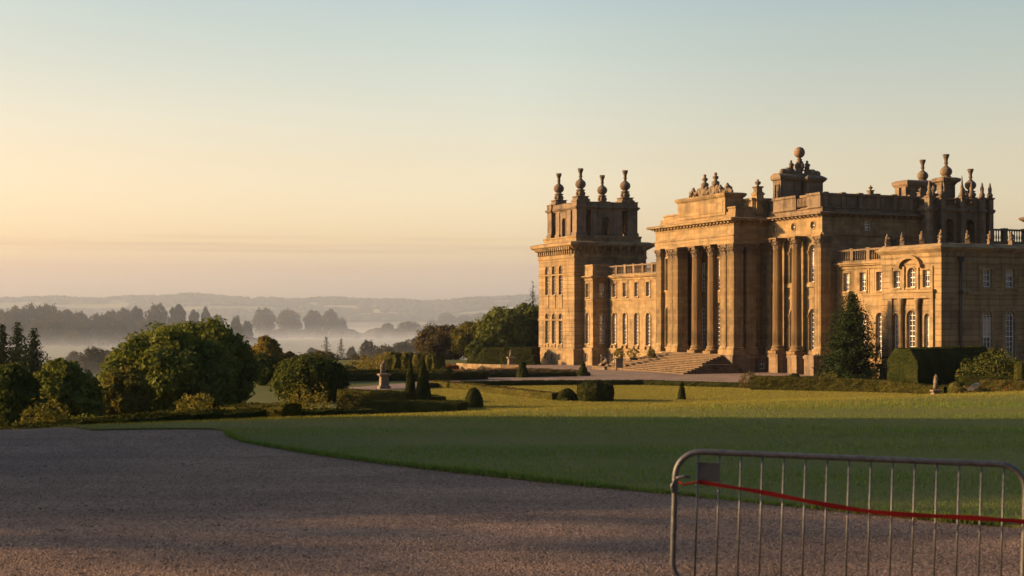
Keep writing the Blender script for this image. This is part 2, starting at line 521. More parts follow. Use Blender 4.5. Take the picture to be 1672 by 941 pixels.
# terrace court and parterre (the level garden below the drive)
court = [gp(690, 624), gp(715, 616), gp(790, 607), gp(700, 594), gp(690, 588), gp(880, 585.5), (60, 232), (75, 120), gp(1672, 640), gp(1230, 634.5), gp(1130, 631), gp(1050, 629), gp(900, 629.5), gp(760, 630.5), gp(690, 634), gp(560, 640), gp(560, 634)]
sheet('terrace_court', court, 6.0, 0.02, GRAVEL2, 'pale gravel court in front of the palace', cat='court')
lower = [gp(690, 634), gp(760, 630.5), gp(900, 629.5), gp(1050, 629), gp(1130, 631), gp(1230, 634.5), (50, 118), (50, 60), (-9, 60), (-11, 100)]
sheet('lower_lawn', lower, 4.0, 0.03, LAWN2, 'yellow green parterre lawn below the court', cat='lawn')
bank = [gp(690, 588.5), gp(880, 586.5), gp(760, 590.5), gp(690, 592)]
sheet('terrace_verge', bank, 4.0, 0.045, LAWN2, 'narrow sunlit grass verge at the edge of the terrace', cat='lawn')

# lake
def lake_mat():
    m, nt, out = mat_new('lake_water')
    g = N(nt, 'ShaderNodeNewGeometry')
    bs = N(nt, 'ShaderNodeBsdfPrincipled'); bs.inputs['Base Color'].default_value = (.03, .035, .035, 1)
    bs.inputs['Roughness'].default_value = 0.08; bs.inputs['IOR'].default_value = 1.33
    bp = N(nt, 'ShaderNodeBump'); bp.inputs['Strength'].default_value = 0.05
    L(nt, noise(nt, g.outputs['Position'], 0.3, 3), bp.inputs['Height']); L(nt, bp.outputs[0], bs.inputs['Normal'])
    L(nt, bs.outputs[0], out.inputs[0])
    return m
lk = []
for k in range(40):
    a = 2 * math.pi * k / 40
    r = 1 + 0.10 * math.sin(3 * a + 1) + 0.06 * math.sin(7 * a)
    lk.append((-300 + 190 * r * math.cos(a), 2150 + 420 * r * math.sin(a), -14.5))
me = bpy.data.meshes.new('lake'); me.from_pydata(lk, [], [tuple(range(40))]); me.materials.append(lake_mat())
tag(new_obj('lake', me), 'bright strip of lake in the misty valley', 'lake', kind='structure')

# ------------------------------------------------------------------ foliage machinery
def unit(v):
    return v / np.maximum(np.linalg.norm(v, axis=1, keepdims=True), 1e-9)

def leaf_quads(P, Nn, S, asp=0.62, r=None):
    r = r or rng
    n = len(P)
    t1 = unit(np.cross(Nn, r.normal(size=(n, 3))))
    t2 = np.cross(Nn, t1)
    S = S[:, None]
    V = np.stack([P - t1 * S * .5, P - t2 * S * asp * .5 + Nn * S * .08, P + t1 * S * .5, P + t2 * S * asp * .5 + Nn * S * .08], 1).reshape(-1, 3)
    F = np.arange(n * 4).reshape(-1, 4)
    return V, F

def lobe_points(lobes, n, spread=0.13, rand_n=0.55, r=None, low=-0.9):
    """lobes: (cx, cy, cz, rx, ry, rz)"""
    r = r or rng
    Lb = np.array(lobes, float)
    w = (Lb[:, 3] * Lb[:, 5]) ** 1.0
    idx = r.choice(len(Lb), size=n, p=w / w.sum())
    d = unit(r.normal(size=(n, 3)))
    d[:, 2] = np.where(d[:, 2] < low, -d[:, 2], d[:, 2])
    rad = 1 - np.abs(r.normal(0, spread, n)) + np.where(r.random(n) < .09, r.random(n) * .26, 0)
    # lumpy surface
    ph = Lb[idx, 0] * 3.1 + Lb[idx, 1] * 1.7
    rad *= 1 + .10 * np.sin(5 * d[:, 0] + ph) * np.sin(5 * d[:, 1] + 2 * ph) + .07 * np.sin(9 * d[:, 2] + 4 * d[:, 0] + ph)
    P = Lb[idx, :3] + d * Lb[idx, 3:6] * rad[:, None]
    # drop what is deep inside another lobe
    keep = np.ones(n, bool)
    for j in range(len(Lb)):
        q = (P - Lb[j, :3]) / Lb[j, 3:6]
        keep &= ~(((q ** 2).sum(1) < .62) & (idx != j) & (r.random(n) < .9))
    Nn = unit(d + r.normal(size=(n, 3)) * rand_n)
    return P[keep], Nn[keep]

def crown_lobes(h, rad, r, n=16, base=0.12, top=0.97, pointy=0.0, lobe=0.40):
    cz = h * (base + top) / 2; rz = h * (top - base) / 2
    out = [(0, 0, cz, rad * .72, rad * .72, rz * .78)]
    for k in range(n):
        g = (k + .5) / n
        zz = 1 - 2 * g
        a = k * 2.39996 + r.random() * .6
        q = math.sqrt(max(0, 1 - zz * zz))
        q *= 1 - pointy * max(zz, 0)
        s = lobe * (0.8 + .45 * r.random())
        out.append((rad * (1 - s * .8) * q * math.cos(a), rad * (1 - s * .8) * q * math.sin(a), cz + rz * (1 - s * .75) * zz,
                    rad * s, rad * s, rad * s * (.75 + .2 * r.random())))
    return out

def trunk_mb(h, r0, r, limbs=5, top=0.75):
    mb = MB()
    pts = [(0, 0, -0.4), (0.02 * h, 0, h * .25), (0.01 * h, .02 * h, h * .5), (0, 0, h * top)]
    mb.tube(pts, [r0 * 1.3, r0 * .9, r0 * .6, r0 * .15], 8)
    for k in range(limbs):
        a = k * 2.4 + r.random(); z = h * (.22 + .4 * k / limbs); l = h * .28
        mb.tube([(0.01 * h, 0.01 * h, z), (math.cos(a) * l * .5, math.sin(a) * l * .5, z + l * .3), (math.cos(a) * l, math.sin(a) * l, z + l * .7)], [r0 * .45, r0 * .3, r0 * .08], 6)
    return mb

def crown_mesh(name, lobes, n, size, mat, r, spread=.17, rand_n=.6, asp=.62, core=.3):
    P, Nn = lobe_points(lobes, n, spread, rand_n, r)
    S = size * (.55 + .9 * r.random(len(P)))
    V, F = leaf_quads(P, Nn, S, asp, r)
    if core:        # the thicker mass of twigs and leaves inside
        Lb = np.array(lobes, float).copy(); Lb[:, 3:6] *= .72
        P2, N2 = lobe_points(Lb, int(n * core), spread, .45, r)
        V2, F2 = leaf_quads(P2, N2, size * 2.3 * (.6 + .7 * r.random(len(P2))), .8, r)
        F = np.concatenate([F, F2 + len(V)]); V = np.concatenate([V, V2])
    return np_mesh(name, V, F, mat)

def broadleaf(px, d, top, rad, leaf, label, n=9000, size=.32, lobes=16, base=.05, pointy=.25, seed=0, parts=True, zoff=0.0, lobe=.40, group=None, squash=1.0, name='broadleaf_tree', cat='tree', limbs=5, core=.35):
    x, y = at(px, d); z = h1(x, y) + zoff
    h = up(top, d) - z
    r = np.random.default_rng(seed + int(abs(px) * 7 + d))
    t = empty(name, (x, y, z), r.random() * 6)
    tag(t, label, cat, group)
    lb = crown_lobes(h, rad, r, lobes, base, .97, pointy, lobe)
    new_obj('crown', crown_mesh('crown', lb, n, size, LF[leaf], r, core=core), t)
    trunk_mb(h, max(.12, h * .025), r, limbs).build('trunk', BARK, t)
    return t

def conifer_arrays(h, rad, r, tiers=60, per=7, leaf=.35, dens=16, power=.85, droop=.25):
    P = []; Nn = []; S = []
    for i in range(tiers):
        g = i / (tiers - 1)
        z = h * (.04 + .95 * g)
        ln = rad * (1 - g) ** power + .03 * h * (1 - g) + .04
        for k in range(per):
            a = r.random() * 6.283
            l = ln * (.52 + .62 * r.random())
            m = max(3, int(dens * l / rad + 2))
            t = (np.arange(m) + r.random(m)) / m
            px_ = np.cos(a) * l * t; py_ = np.sin(a) * l * t
            pz = z - droop * l * t + .12 * l * t * t + r.normal(0, .012 * h, m)
            pp = np.stack([px_, py_, pz], 1) + r.normal(0, .05 * rad, (m, 3)) * np.array([1, 1, .5])
            P.append(pp)
            nn = np.stack([np.cos(a) * np.ones(m) * .5, np.sin(a) * np.ones(m) * .5, np.ones(m)], 1) + r.normal(0, .45, (m, 3))
            Nn.append(nn); S.append(leaf * (.6 + .7 * r.random(m)) * (1 - .4 * g))
    return np.concatenate(P), unit(np.concatenate(Nn)), np.concatenate(S)

def conifer(px, d, top, rad, label, leaf='needle', tiers=60, per=7, size=.35, dens=16, power=.85, droop=.25, seed=0, group=None, cat='conifer', zoff=0.0, name='conifer_tree'):
    x, y = at(px, d); z = h1(x, y) + zoff
    h = up(top, d) - z
    r = np.random.default_rng(seed + int(px * 5 + d))
    t = tag(empty(name, (x, y, z)), label, cat, group)
    P, Nn, S = conifer_arrays(h, rad, r, tiers, per, size, dens, power, droop)
    V, F = leaf_quads(P, Nn, S, .5, r)
    new_obj('crown', np_mesh('crown', V, F, LF[leaf]), t)
    mb = MB(); mb.tube([(0, 0, -.4), (0, 0, h * .5), (0, 0, h * .98)], [h * .022, h * .013, h * .002], 8)
    mb.build('trunk', BARK, t)
    return t

def scatter_tris(V, T, n, r):
    A = V[T[:, 0]]; B = V[T[:, 1]]; C = V[T[:, 2]]
    cr = np.cross(B - A, C - A)
    ar = np.linalg.norm(cr, axis=1)
    idx = r.choice(len(T), size=n, p=ar / ar.sum())
    u = r.random(n); v = r.random(n)
    f = u + v > 1; u[f] = 1 - u[f]; v[f] = 1 - v[f]
    P = A[idx] + (B - A)[idx] * u[:, None] + (C - A)[idx] * v[:, None]
    return P, unit(cr[idx])

def leafy_solid(name, V, F, leaf, n, size, r, jitter=.03, rand_n=.5, mat2=None):
    """a clipped body (quads) with leaves standing in its surface: one mesh"""
    V = np.asarray(V, float).copy(); F = np.asarray(F)
    V += r.normal(0, jitter, V.shape)
    T = np.concatenate([F[:, [0, 1, 2]], F[:, [0, 2, 3]]])
    P, Nn = scatter_tris(V, T, n, r)
    P = P + Nn * (r.random(n)[:, None] * size * .35)
    LV, LFc = leaf_quads(P, unit(Nn + r.normal(size=(n, 3)) * rand_n), size * (.6 + .8 * r.random(n)), .65, r)
    allV = np.concatenate([V, LV]); allF = np.concatenate([F, LFc + len(V)])
    mats = [LF[leaf]] + ([LF[mat2]] if mat2 else [])
    mi = None
    if mat2:
        mi = np.concatenate([np.zeros(len(F), int), (r.random(n) < .22).astype(int)])
    return np_mesh(name, allV, allF, mats, False, mi)

def hedge(pts, width, height, label, leaf='box', n=2500, size=.13, seed=0, group=None, mat2=None, step=.5, name='clipped_hedge', cat='hedge', lift=0.0, jitter=.025, rnd=0.08, flat=None):
    """pts [(x, y)...]; height one number or one per point; flat: level the top there"""
    pts = [Vector(p) for p in pts]
    if not isinstance(height, (list, tuple)): height = [height] * len(pts)
    C = []; Hh = []
    for i in range(len(pts) - 1):
        k = max(1, int((pts[i + 1] - pts[i]).length / step))
        for j in range(k):
            f = j / k
            C.append(pts[i].lerp(pts[i + 1], f)); Hh.append(height[i] * (1 - f) + height[i + 1] * f)
    C.append(pts[-1]); Hh.append(height[-1])
    V = []; n_c = len(C)
    prof_n = 0
    for i, c in enumerate(C):
        t = (C[min(i + 1, n_c - 1)] - C[max(i - 1, 0)]).normalized()
        s = Vector((t.y, -t.x))
        g = h1(c.x, c.y) + lift
        hh = Hh[i]
        w = width / 2
        e = min(rnd, hh * .3)
        nv = max(2, int(hh / max(.25, step * .6)))
        prof = [(w * 1.0, -.25)] + [(w * (1.0 - .04 * q / nv), (hh - e) * q / nv) for q in range(1, nv + 1)] + [(w - e, hh), (0.0, hh + .01), (-(w - e), hh)] + [(-w * (1.0 - .04 * q / nv), (hh - e) * q / nv) for q in range(nv, 0, -1)] + [(-w, -.25)]
        if i == 0: base_n = len(prof)
        if len(prof) != base_n:
            nv = nv0
            prof = [(w * 1.0, -.25)] + [(w * (1.0 - .04 * q / nv), (hh - e) * q / nv) for q in range(1, nv + 1)] + [(w - e, hh), (0.0, hh + .01), (-(w - e), hh)] + [(-w * (1.0 - .04 * q / nv), (hh - e) * q / nv) for q in range(nv, 0, -1)] + [(-w, -.25)]
        else:
            nv0 = nv
        prof_n = len(prof)
        for o, zz in prof:
            V.append((c.x + s.x * o, c.y + s.y * o, g + zz))
    F = []
    for i in range(n_c - 1):
        for k in range(prof_n - 1):
            a = i * prof_n + k
            F.append((a, a + prof_n, a + prof_n + 1, a + 1))
    # ends
    for i, rev in ((0, False), (n_c - 1, True)):
        for k in range(prof_n // 2):
            a = i * prof_n + k; b = i * prof_n + prof_n - 1 - k
            if b - a <= 2: 
                continue
            q = (a, a + 1, b - 1, b)
            F.append(q if not rev else q[::-1])
    V = np.array(V); o = V.mean(0)
    o[2] = h1(o[0], o[1])
    r = np.random.default_rng(seed + int(abs(o[0]) * 31 + o[1]))
    me = leafy_solid(name, V - o, F, leaf, n, size, r, jitter, .5, mat2)
    ob = new_obj(name, me); ob.location = o
    return tag(ob, label, cat, group)

def topiary(px, d, prof, label, leaf='yew', n=900, size=.1, seed=0, group=None, jitter=.02, name='topiary', cat='topiary', sx=1.0, sy=1.0, mat2=None, rz=0.0, pos=None, seg=20):
    x, y = pos if pos else at(px, d)
    z = h1(x, y)
    V = []; F = []
    for r_, zz in prof:
        for k in range(seg):
            a = 2 * math.pi * k / seg
            V.append((max(r_, .01) * math.cos(a) * sx, max(r_, .01) * math.sin(a) * sy, zz))
    for i in range(len(prof) - 1):
        for k in range(seg):
            a = i * seg + k; b = i * seg + (k + 1) % seg
            F.append((a, b, b + seg, a + seg))
    r = np.random.default_rng(seed + int(px * 3 + d))
    me = leafy_solid(name, V, F, leaf, n, size, r, jitter, .5, mat2)
    o = new_obj(name, me); o.location = (x, y, z); o.rotation_euler = (0, 0, rz)
    return tag(o, label, cat, group)

def dome_prof(r, h, k=9, p=1.0):
    return [(r * 1.0, -.15)] + [(r * math.cos(math.pi / 2 * i / k) ** p * (1.0 if i else 1.0), h * math.sin(math.pi / 2 * i / k)) for i in range(k + 1)]

def cone_prof(r, h, k=8, e=.8):
    return [(r, -.15)] + [(r * (1 - i / k) ** e + .02, h * i / k) for i in range(k + 1)]

def shrub(px, d, top, rad, label, leaf='gold', n=1800, size=.2, lobes=9, seed=0, group=None, mat2=None, name='shrub', cat='shrub', zoff=0, base=0.0, spiky=False):
    x, y = at(px, d); z = h1(x, y) + zoff
    h = up(top, d) - z
    r = np.random.default_rng(seed + int(px * 11 + d))
    lb = crown_lobes(h, rad, r, lobes, base - .05, .97, .1, .42)
    P, Nn = lobe_points(lb, n, .2, .8, r)
    S = size * (.5 + r.random(len(P)))
    V, F = leaf_quads(P, Nn, S, .45 if spiky else .65, r)
    if spiky:     # upright shoots
        m = 70
        sp = []; sn = []
        for k in range(m):
            a = r.random() * 6.283; q = rad * r.random() ** .6
            l = h * (.25 + .2 * r.random()); z0 = h * (.70 - .45 * (q / rad) ** 2)
            t = np.linspace(0, 1, 16)
            sp.append(np.stack([q * np.cos(a) * (1 + .25 * t), q * np.sin(a) * (1 + .25 * t), z0 + l * t], 1) + r.normal(0, .05, (16, 3)))
            sn.append(r.normal(size=(16, 3)))
        sp = np.concatenate(sp); sn = unit(np.concatenate(sn))
        V2, F2 = leaf_quads(sp, sn, size * (.7 + .5 * r.random(len(sp))), .5, r)
        F = np.concatenate([F, F2 + len(V)]); V = np.concatenate([V, V2])
    mats = [LF[leaf]] + ([LF[mat2]] if mat2 else [])
    mi = (r.random(len(F)) < .25).astype(int) if mat2 else None
    o = new_obj(name, np_mesh(name, V, F, mats, False, mi)); o.location = (x, y, z)
    return tag(o, label, cat, group)

# ------------------------------------------------------------------ grass and loose gravel (nobody could count them)
def blades(name, X, Y, hgt, wid, mat, label, lean=.35, off=.03):
    n = len(X)
    Z = H(X, Y) + off
    a = rng.random(n) * 6.283
    hh = hgt * (.6 + .8 * rng.random(n)); ww = wid * (.6 + .8 * rng.random(n))
    lx = rng.normal(0, lean, n) * hh; ly = rng.normal(0, lean, n) * hh
    B = np.stack([X, Y, Z - .01], 1)
    t = np.stack([np.cos(a) * ww / 2, np.sin(a) * ww / 2, np.zeros(n)], 1)
    T = B + np.stack([lx, ly, hh], 1)
    V = np.stack([B - t, B + t, T], 1).reshape(-1, 3)
    F = np.arange(n * 3).reshape(-1, 3)
    o = new_obj(name, np_mesh(name, V, F, mat))
    return tag(o, label, 'grass', kind='stuff')

def region(n, x0, x1, y0, y1, poly, cond=None, power=1.0):
    X = x0 + (x1 - x0) * rng.random(n); Y = y0 + (y1 - y0) * rng.random(n) ** power
    k = inside(poly, X, Y) & (np.abs(X) < .42 * Y + 1.0)
    if cond is not None: k &= cond(X, Y)
    return X[k], Y[k]

X1, Y1 = region(430000, -16, 15, 10, 34, lawn_poly, lambda x, y: (y < 25.8 + .5 * np.clip(x, -12, 14)))
# a fringe of longer blades hanging over the turf edge
ne = [p for p in densify(near_edge, .012)]
ne = ne[:int(sum((Vector(near_edge[i + 1]) - Vector(near_edge[i])).length for i in range(len(near_edge) - 1)) / .012) - 20]
E = np.array(ne); E = np.concatenate([E + rng.normal(0, .025, E.shape) for _ in range(7)])
X1 = np.concatenate([X1, E[:, 0]]); Y1 = np.concatenate([Y1, E[:, 1]])
hg = np.full(len(X1), .040); hg[-len(E):] = .05
hg *= 1 + .25 * np.sin(X1 * .5 + 2 * np.sin(Y1 * .9)) + .22 * np.sin(Y1 * 2.3 + .5 * np.sin(X1 * .6))
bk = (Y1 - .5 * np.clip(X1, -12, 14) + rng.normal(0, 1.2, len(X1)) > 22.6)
blades('brow_grass', X1[bk], Y1[bk], hg[bk], .013, GRASSB_LIT, 'paler grass along the brow of the front lawn, sunlight put into its colour')
X1, Y1, hg = X1[~bk], Y1[~bk], hg[~bk]
blades('lawn_grass', X1, Y1, hg, .013, GRASSB, 'short mown grass of the lawn beside the gravel drive')
X2, Y2 = region(260000, -16, 50, 92, 140, lower)
blades('parterre_grass', X2, Y2, .075, .07, GRASSB_LIT, 'short yellow green grass of the lower parterre lawn', off=.03)

def pebbles():
    n = 26000
    Y = 8.6 + 11.5 * rng.random(n) ** 1.5; X = (rng.random(n) * 2 - 1) * (.40 * Y + .3)
    k = inside(gravel_poly, X, Y) & ~inside(lawn_poly, X, Y); X = X[k]; Y = Y[k]; n = len(X)
    s = .0035 + .0075 * rng.random(n) ** 2.6
    Z = H(X, Y) + .012 + s * .25
    base = np.array([(1, 0, 0), (-1, 0, 0), (0, 1, 0), (0, -1, 0), (0, 0, .7), (0, 0, -.7)], float)
    tri = np.array([(0, 2, 4), (2, 1, 4), (1, 3, 4), (3, 0, 4), (2, 0, 5), (1, 2, 5), (3, 1, 5), (0, 3, 5)])
    a = rng.random(n) * 6.28
    c, s_ = np.cos(a), np.sin(a)
    jit = 1 + rng.normal(0, .22, (n, 6, 3))
    Vb = base[None] * jit * s[:, None, None]
    Vx = Vb[:, :, 0] * c[:, None] - Vb[:, :, 1] * s_[:, None]; Vy = Vb[:, :, 0] * s_[:, None] + Vb[:, :, 1] * c[:, None]
    V = np.stack([Vx + X[:, None], Vy + Y[:, None], Vb[:, :, 2] + Z[:, None]], 2).reshape(-1, 3)
    F = (tri[None] + 6 * np.arange(n)[:, None, None]).reshape(-1, 3)
    m, nt, out = mat_new('pebble')
    g = N(nt, 'ShaderNodeNewGeometry')
    bs = N(nt, 'ShaderNodeBsdfPrincipled'); bs.inputs['Roughness'].default_value = .9; bs.inputs['Specular IOR Level'].default_value = .15
    L(nt, ramp(nt, g.outputs['Random Per Island'], [(0, (.06, .043, .032)), (.6, (.14, .103, .078)), (1, (.29, .225, .178))]), bs.inputs['Base Color'])
    L(nt, bs.outputs[0], out.inputs[0])
    o = new_obj('loose_gravel', np_mesh('loose_gravel', V, F, m))
    tag(o, 'loose brown stones scattered over the gravel drive', 'gravel', kind='stuff')
pebbles()
# ------------------------------------------------------------------ the palace
# local axes: x (u) runs into the building, away from the sunlit front; y (w) runs along the sunlit front, away from the viewer
PAL = empty('palace', (27.2, 168.0, -5.45), R(22.33))
tag(PAL, 'honey coloured stone baroque palace with portico, corner tower and rooftop finials', 'palace')

def arch_pts(c, w, z0, z1, arch, off=0.0, n=10):
    """outline of an opening as (a, z), anticlockwise from the bottom left; off grows it"""
    h = w / 2 + off
    if arch == 'round':
        zc = (z0 + z1) / 2; ry = (z1 - z0) / 2 + off
        return [(c + h * math.cos(t), zc + ry * math.sin(t)) for t in [2 * math.pi * k / 14 for k in range(14)]]
    p = [(c - h, z0 - (off * .0)), (c + h, z0 - (off * .0))]
    if arch:
        zs = z1 - w / 2
        p += [(c + h * math.cos(math.pi * k / n), zs + h * math.sin(math.pi * k / n)) for k in range(n + 1)]
    else:
        p += [(c + h, z1 + off), (c - h, z1 + off)]
    return p

def mapper(axis, at_):
    if axis == 'U':      # face looking along -x; horizontal coordinate is y
        return lambda a, z, d=0.0: (at_ + d, a, z)
    return lambda a, z, d=0.0: (a, at_ + d, z)

def wall(mb, axis, at_, a0, a1, z0, z1, ops, depth=.42, trim=.16, proud=.06, sill=True, mat=0, tmat=0, flip=1, back=False):
    """a wall face with real openings: reveals behind, raised architrave before; ops [(c, w, z0, z1, arch)]"""
    mp = mapper(axis, at_)
    outer = [(a0, z0), (a1, z0), (a1, z1), (a0, z1)]
    holes = [arch_pts(*o) for o in ops]
    polys = [[Vector((a, z, 0)) for a, z in outer]] + [[Vector((a, z, 0)) for a, z in h] for h in holes]
    flat = [p for pl in polys for p in pl]
    tris = tessellate_polygon(polys)
    for dd in ((0, depth * flip) if back else (0,)):
        mb.add([mp(p.x, p.y, dd) for p in flat], [tuple(t) for t in tris], mat)
    for o, h in zip(ops, holes):
        n = len(h)
        vs = [mp(a, z) for a, z in h] + [mp(a, z, depth * flip) for a, z in h]
        mb.add(vs, [(i, (i + 1) % n, n + (i + 1) % n, n + i) for i in range(n)], mat)
        if trim:
            t0 = h; t1 = arch_pts(o[0], o[1], o[2], o[3], o[4], trim)
            vs = [mp(a, z, .0) for a, z in t0] + [mp(a, z, -proud * flip) for a, z in t0] + [mp(a, z, -proud * flip) for a, z in t1] + [mp(a, z, 0.0) for a, z in t1]
            fs = []
            for i in range(n):
                if i == 0 and o[4] != 'round': continue
                j = (i + 1) % n
                for s in range(3):
                    fs.append((s * n + i, s * n + j, (s + 1) * n + j, (s + 1) * n + i))
            mb.add(vs, fs, tmat)
        if sill and o[4] != 'round':
            c, w = o[0], o[1]
            sb(mb, axis, at_, c - w / 2 - .22, c + w / 2 + .22, o[2] - .2, o[2] - .003, -.16 * flip, .1 * flip, tmat)

def sb(mb, axis, at_, a0, a1, z0, z1, d0, d1, mat=0):
    """box standing on a wall plane, from depth d0 to d1"""
    lo, hi = min(d0, d1), max(d0, d1)
    if axis == 'U': mb.box(at_ + lo, at_ + hi, a0, a1, z0, z1, mat)
    else: mb.box(a0, a1, at_ + lo, at_ + hi, z0, z1, mat)

_win = {}
def window_mesh(w, h, arch, cols, rows, var=0):
    key = (round(w, 2), round(h, 2), arch, cols, rows, var)
    if key in _win: return _win[key]
    mb = MB()
    pts = arch_pts(0, w, 0, h, arch)
    ins = arch_pts(0, w, 0, h, arch, -.085)
    if arch != 'round': ins = [(a, z + (.085 if i < 2 else 0)) for i, (a, z) in enumerate(ins)]
    n = len(pts)
    mb.add([(a, 0.0, z) for a, z in pts], [tuple(range(n))], 1)
    vs = [(a, -.07, z) for a, z in pts] + [(a, -.07, z) for a, z in ins] + [(a, -.004, z) for a, z in ins]
    fs = []
    for i in range(n):
        j = (i + 1) % n
        fs += [(i, j, n + j, n + i), (n + i, n + j, 2 * n + j, 2 * n + i)]
    mb.add(vs, fs, 0)
    b = .022
    for k in range(1, cols):
        x = -w / 2 + w * k / cols
        top = h - .06
        if arch is True: top = h - w / 2 + math.sqrt(max(0, (w / 2) ** 2 - x * x)) - .04
        mb.box(x - b, x + b, -.05, -.003, .06, top, 0)
    for k in range(1, rows):
        z = h * k / rows
        hw = w / 2 - .05
        if arch is True and z > h - w / 2: hw = math.sqrt(max(0.01, (w / 2) ** 2 - (z - h + w / 2) ** 2)) - .05
        bb = b * (1.9 if k == rows // 2 else 1)
        if arch == 'round': hw = w / 2 * .8
        mb.box(-hw, hw, -.055, -.0045, z - bb, z + bb, 0)
    if var and arch != 'round':      # a blind let down behind the panes
        zt = h - (w / 2 if arch else 0) - .06; zb_ = h * (.62, .42, .74)[var - 1]
        if zt > zb_: mb.box(-w / 2 + .09, w / 2 - .09, -.0028, -.0012, zb_, zt, 2)
    _win[key] = mb.mesh('window', [FRAMEW, GLASS, BLINDM])
    return _win[key]

def windows(parent, axis, at_, ops, depth=.40, cols=3, rows=None, flip=1):
    for (c, w, z0, z1, arch) in ops:
        rr = rows or max(3, int(round((z1 - z0) / .55)))
        me = window_mesh(w + .02, z1 - z0 + .02, arch, cols if w > .9 else 2, rr if arch != 'round' else 2, random.choice((0, 0, 0, 1, 2, 3)))
        o = new_obj('window', me, parent)
        o.location = mapper(axis, at_)(c, z0 - .01, depth * flip)
        o.rotation_euler = (0, 0, R(-90) if axis == 'U' else 0)

CORN = [(.0, 0.0), (.10, .02), (.12, .28), (.35, .40), (.55, .55), (.95, .62), (1.0, .90), (.9, .98), (.5, 1.05), (.12, 1.12)]
def cornice(mb, x0, x1, y0, y1, z, out=1.0, hh=1.0, mat=0, dent=True, sides=('U', 'W')):
    mb.ring(x0, x1, y0, y1, [(o * out, z + q * hh) for o, q in CORN], mat)
    if dent:
        s = .42; hd = .22 * hh
        if 'U' in sides:
            k = int((y1 - y0) / (2 * s))
            for i in range(k + 1):
                y = y0 + (y1 - y0) * (i + .5) / (k + 1)
                mb.box(x0 - .62 * out, x0 - .05, y - s * .45, y + s * .45, z + .30 * hh, z + .30 * hh + hd, mat)
        if 'W' in sides:
            k = int((x1 - x0) / (2 * s))
            for i in range(k + 1):
                x = x0 + (x1 - x0) * (i + .5) / (k + 1)
                mb.box(x - s * .45, x + s * .45, y0 - .62 * out, y0 - .05, z + .30 * hh, z + .30 * hh + hd, mat)

def leaf_ring(mb, cx, cy, z, r0, r1, hgt, n, square=False, mat=0, ph=0):
    """a row of curling acanthus leaves round a bell"""
    for k in range(n):
        a = 2 * math.pi * (k + ph) / n
        f = 1.0
        if square: f = 1 / max(abs(math.cos(a)), abs(math.sin(a))) ** .8
        w = math.pi * r0 / n * .85 * f
        ca, sa = math.cos(a), math.sin(a)
        pts = [(r0 * f, 0, 1.0), (r0 * f + (r1 - r0) * .25, hgt * .6, .9), (r1 * f, hgt * .92, .7), (r1 * f + .05, hgt * .78, .35)]
        vs = []
        for rr, zz, ww in pts:
            vs += [(cx + ca * rr - sa * w * ww, cy + sa * rr + ca * w * ww, z + zz), (cx + ca * rr + sa * w * ww, cy + sa * rr - ca * w * ww, z + zz)]
        mb.add(vs, [(2 * i, 2 * i + 1, 2 * i + 3, 2 * i + 2) for i in range(3)], mat)

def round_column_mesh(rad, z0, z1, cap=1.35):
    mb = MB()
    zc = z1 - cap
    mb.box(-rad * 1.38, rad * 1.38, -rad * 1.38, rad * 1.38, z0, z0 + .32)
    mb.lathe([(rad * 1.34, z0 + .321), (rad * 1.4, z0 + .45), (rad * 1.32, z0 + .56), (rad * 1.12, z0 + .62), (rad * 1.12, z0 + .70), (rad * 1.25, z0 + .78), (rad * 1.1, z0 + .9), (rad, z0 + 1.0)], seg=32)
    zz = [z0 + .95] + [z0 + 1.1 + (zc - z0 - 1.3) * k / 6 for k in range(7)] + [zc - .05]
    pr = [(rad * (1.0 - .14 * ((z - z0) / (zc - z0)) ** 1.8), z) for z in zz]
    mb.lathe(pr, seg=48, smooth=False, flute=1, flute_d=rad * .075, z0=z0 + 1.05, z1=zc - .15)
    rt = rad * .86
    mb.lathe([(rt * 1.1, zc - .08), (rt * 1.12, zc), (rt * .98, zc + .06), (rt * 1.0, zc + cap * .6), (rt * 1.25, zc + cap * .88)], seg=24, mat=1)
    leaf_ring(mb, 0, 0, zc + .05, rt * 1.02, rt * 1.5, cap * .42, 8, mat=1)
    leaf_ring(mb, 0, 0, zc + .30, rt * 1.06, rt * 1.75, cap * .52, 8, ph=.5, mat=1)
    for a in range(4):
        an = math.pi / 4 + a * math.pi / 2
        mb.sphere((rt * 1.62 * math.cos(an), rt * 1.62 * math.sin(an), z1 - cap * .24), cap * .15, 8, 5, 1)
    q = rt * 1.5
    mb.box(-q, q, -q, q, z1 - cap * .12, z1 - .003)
    return mb.mesh('column', [COLST, WEATH])

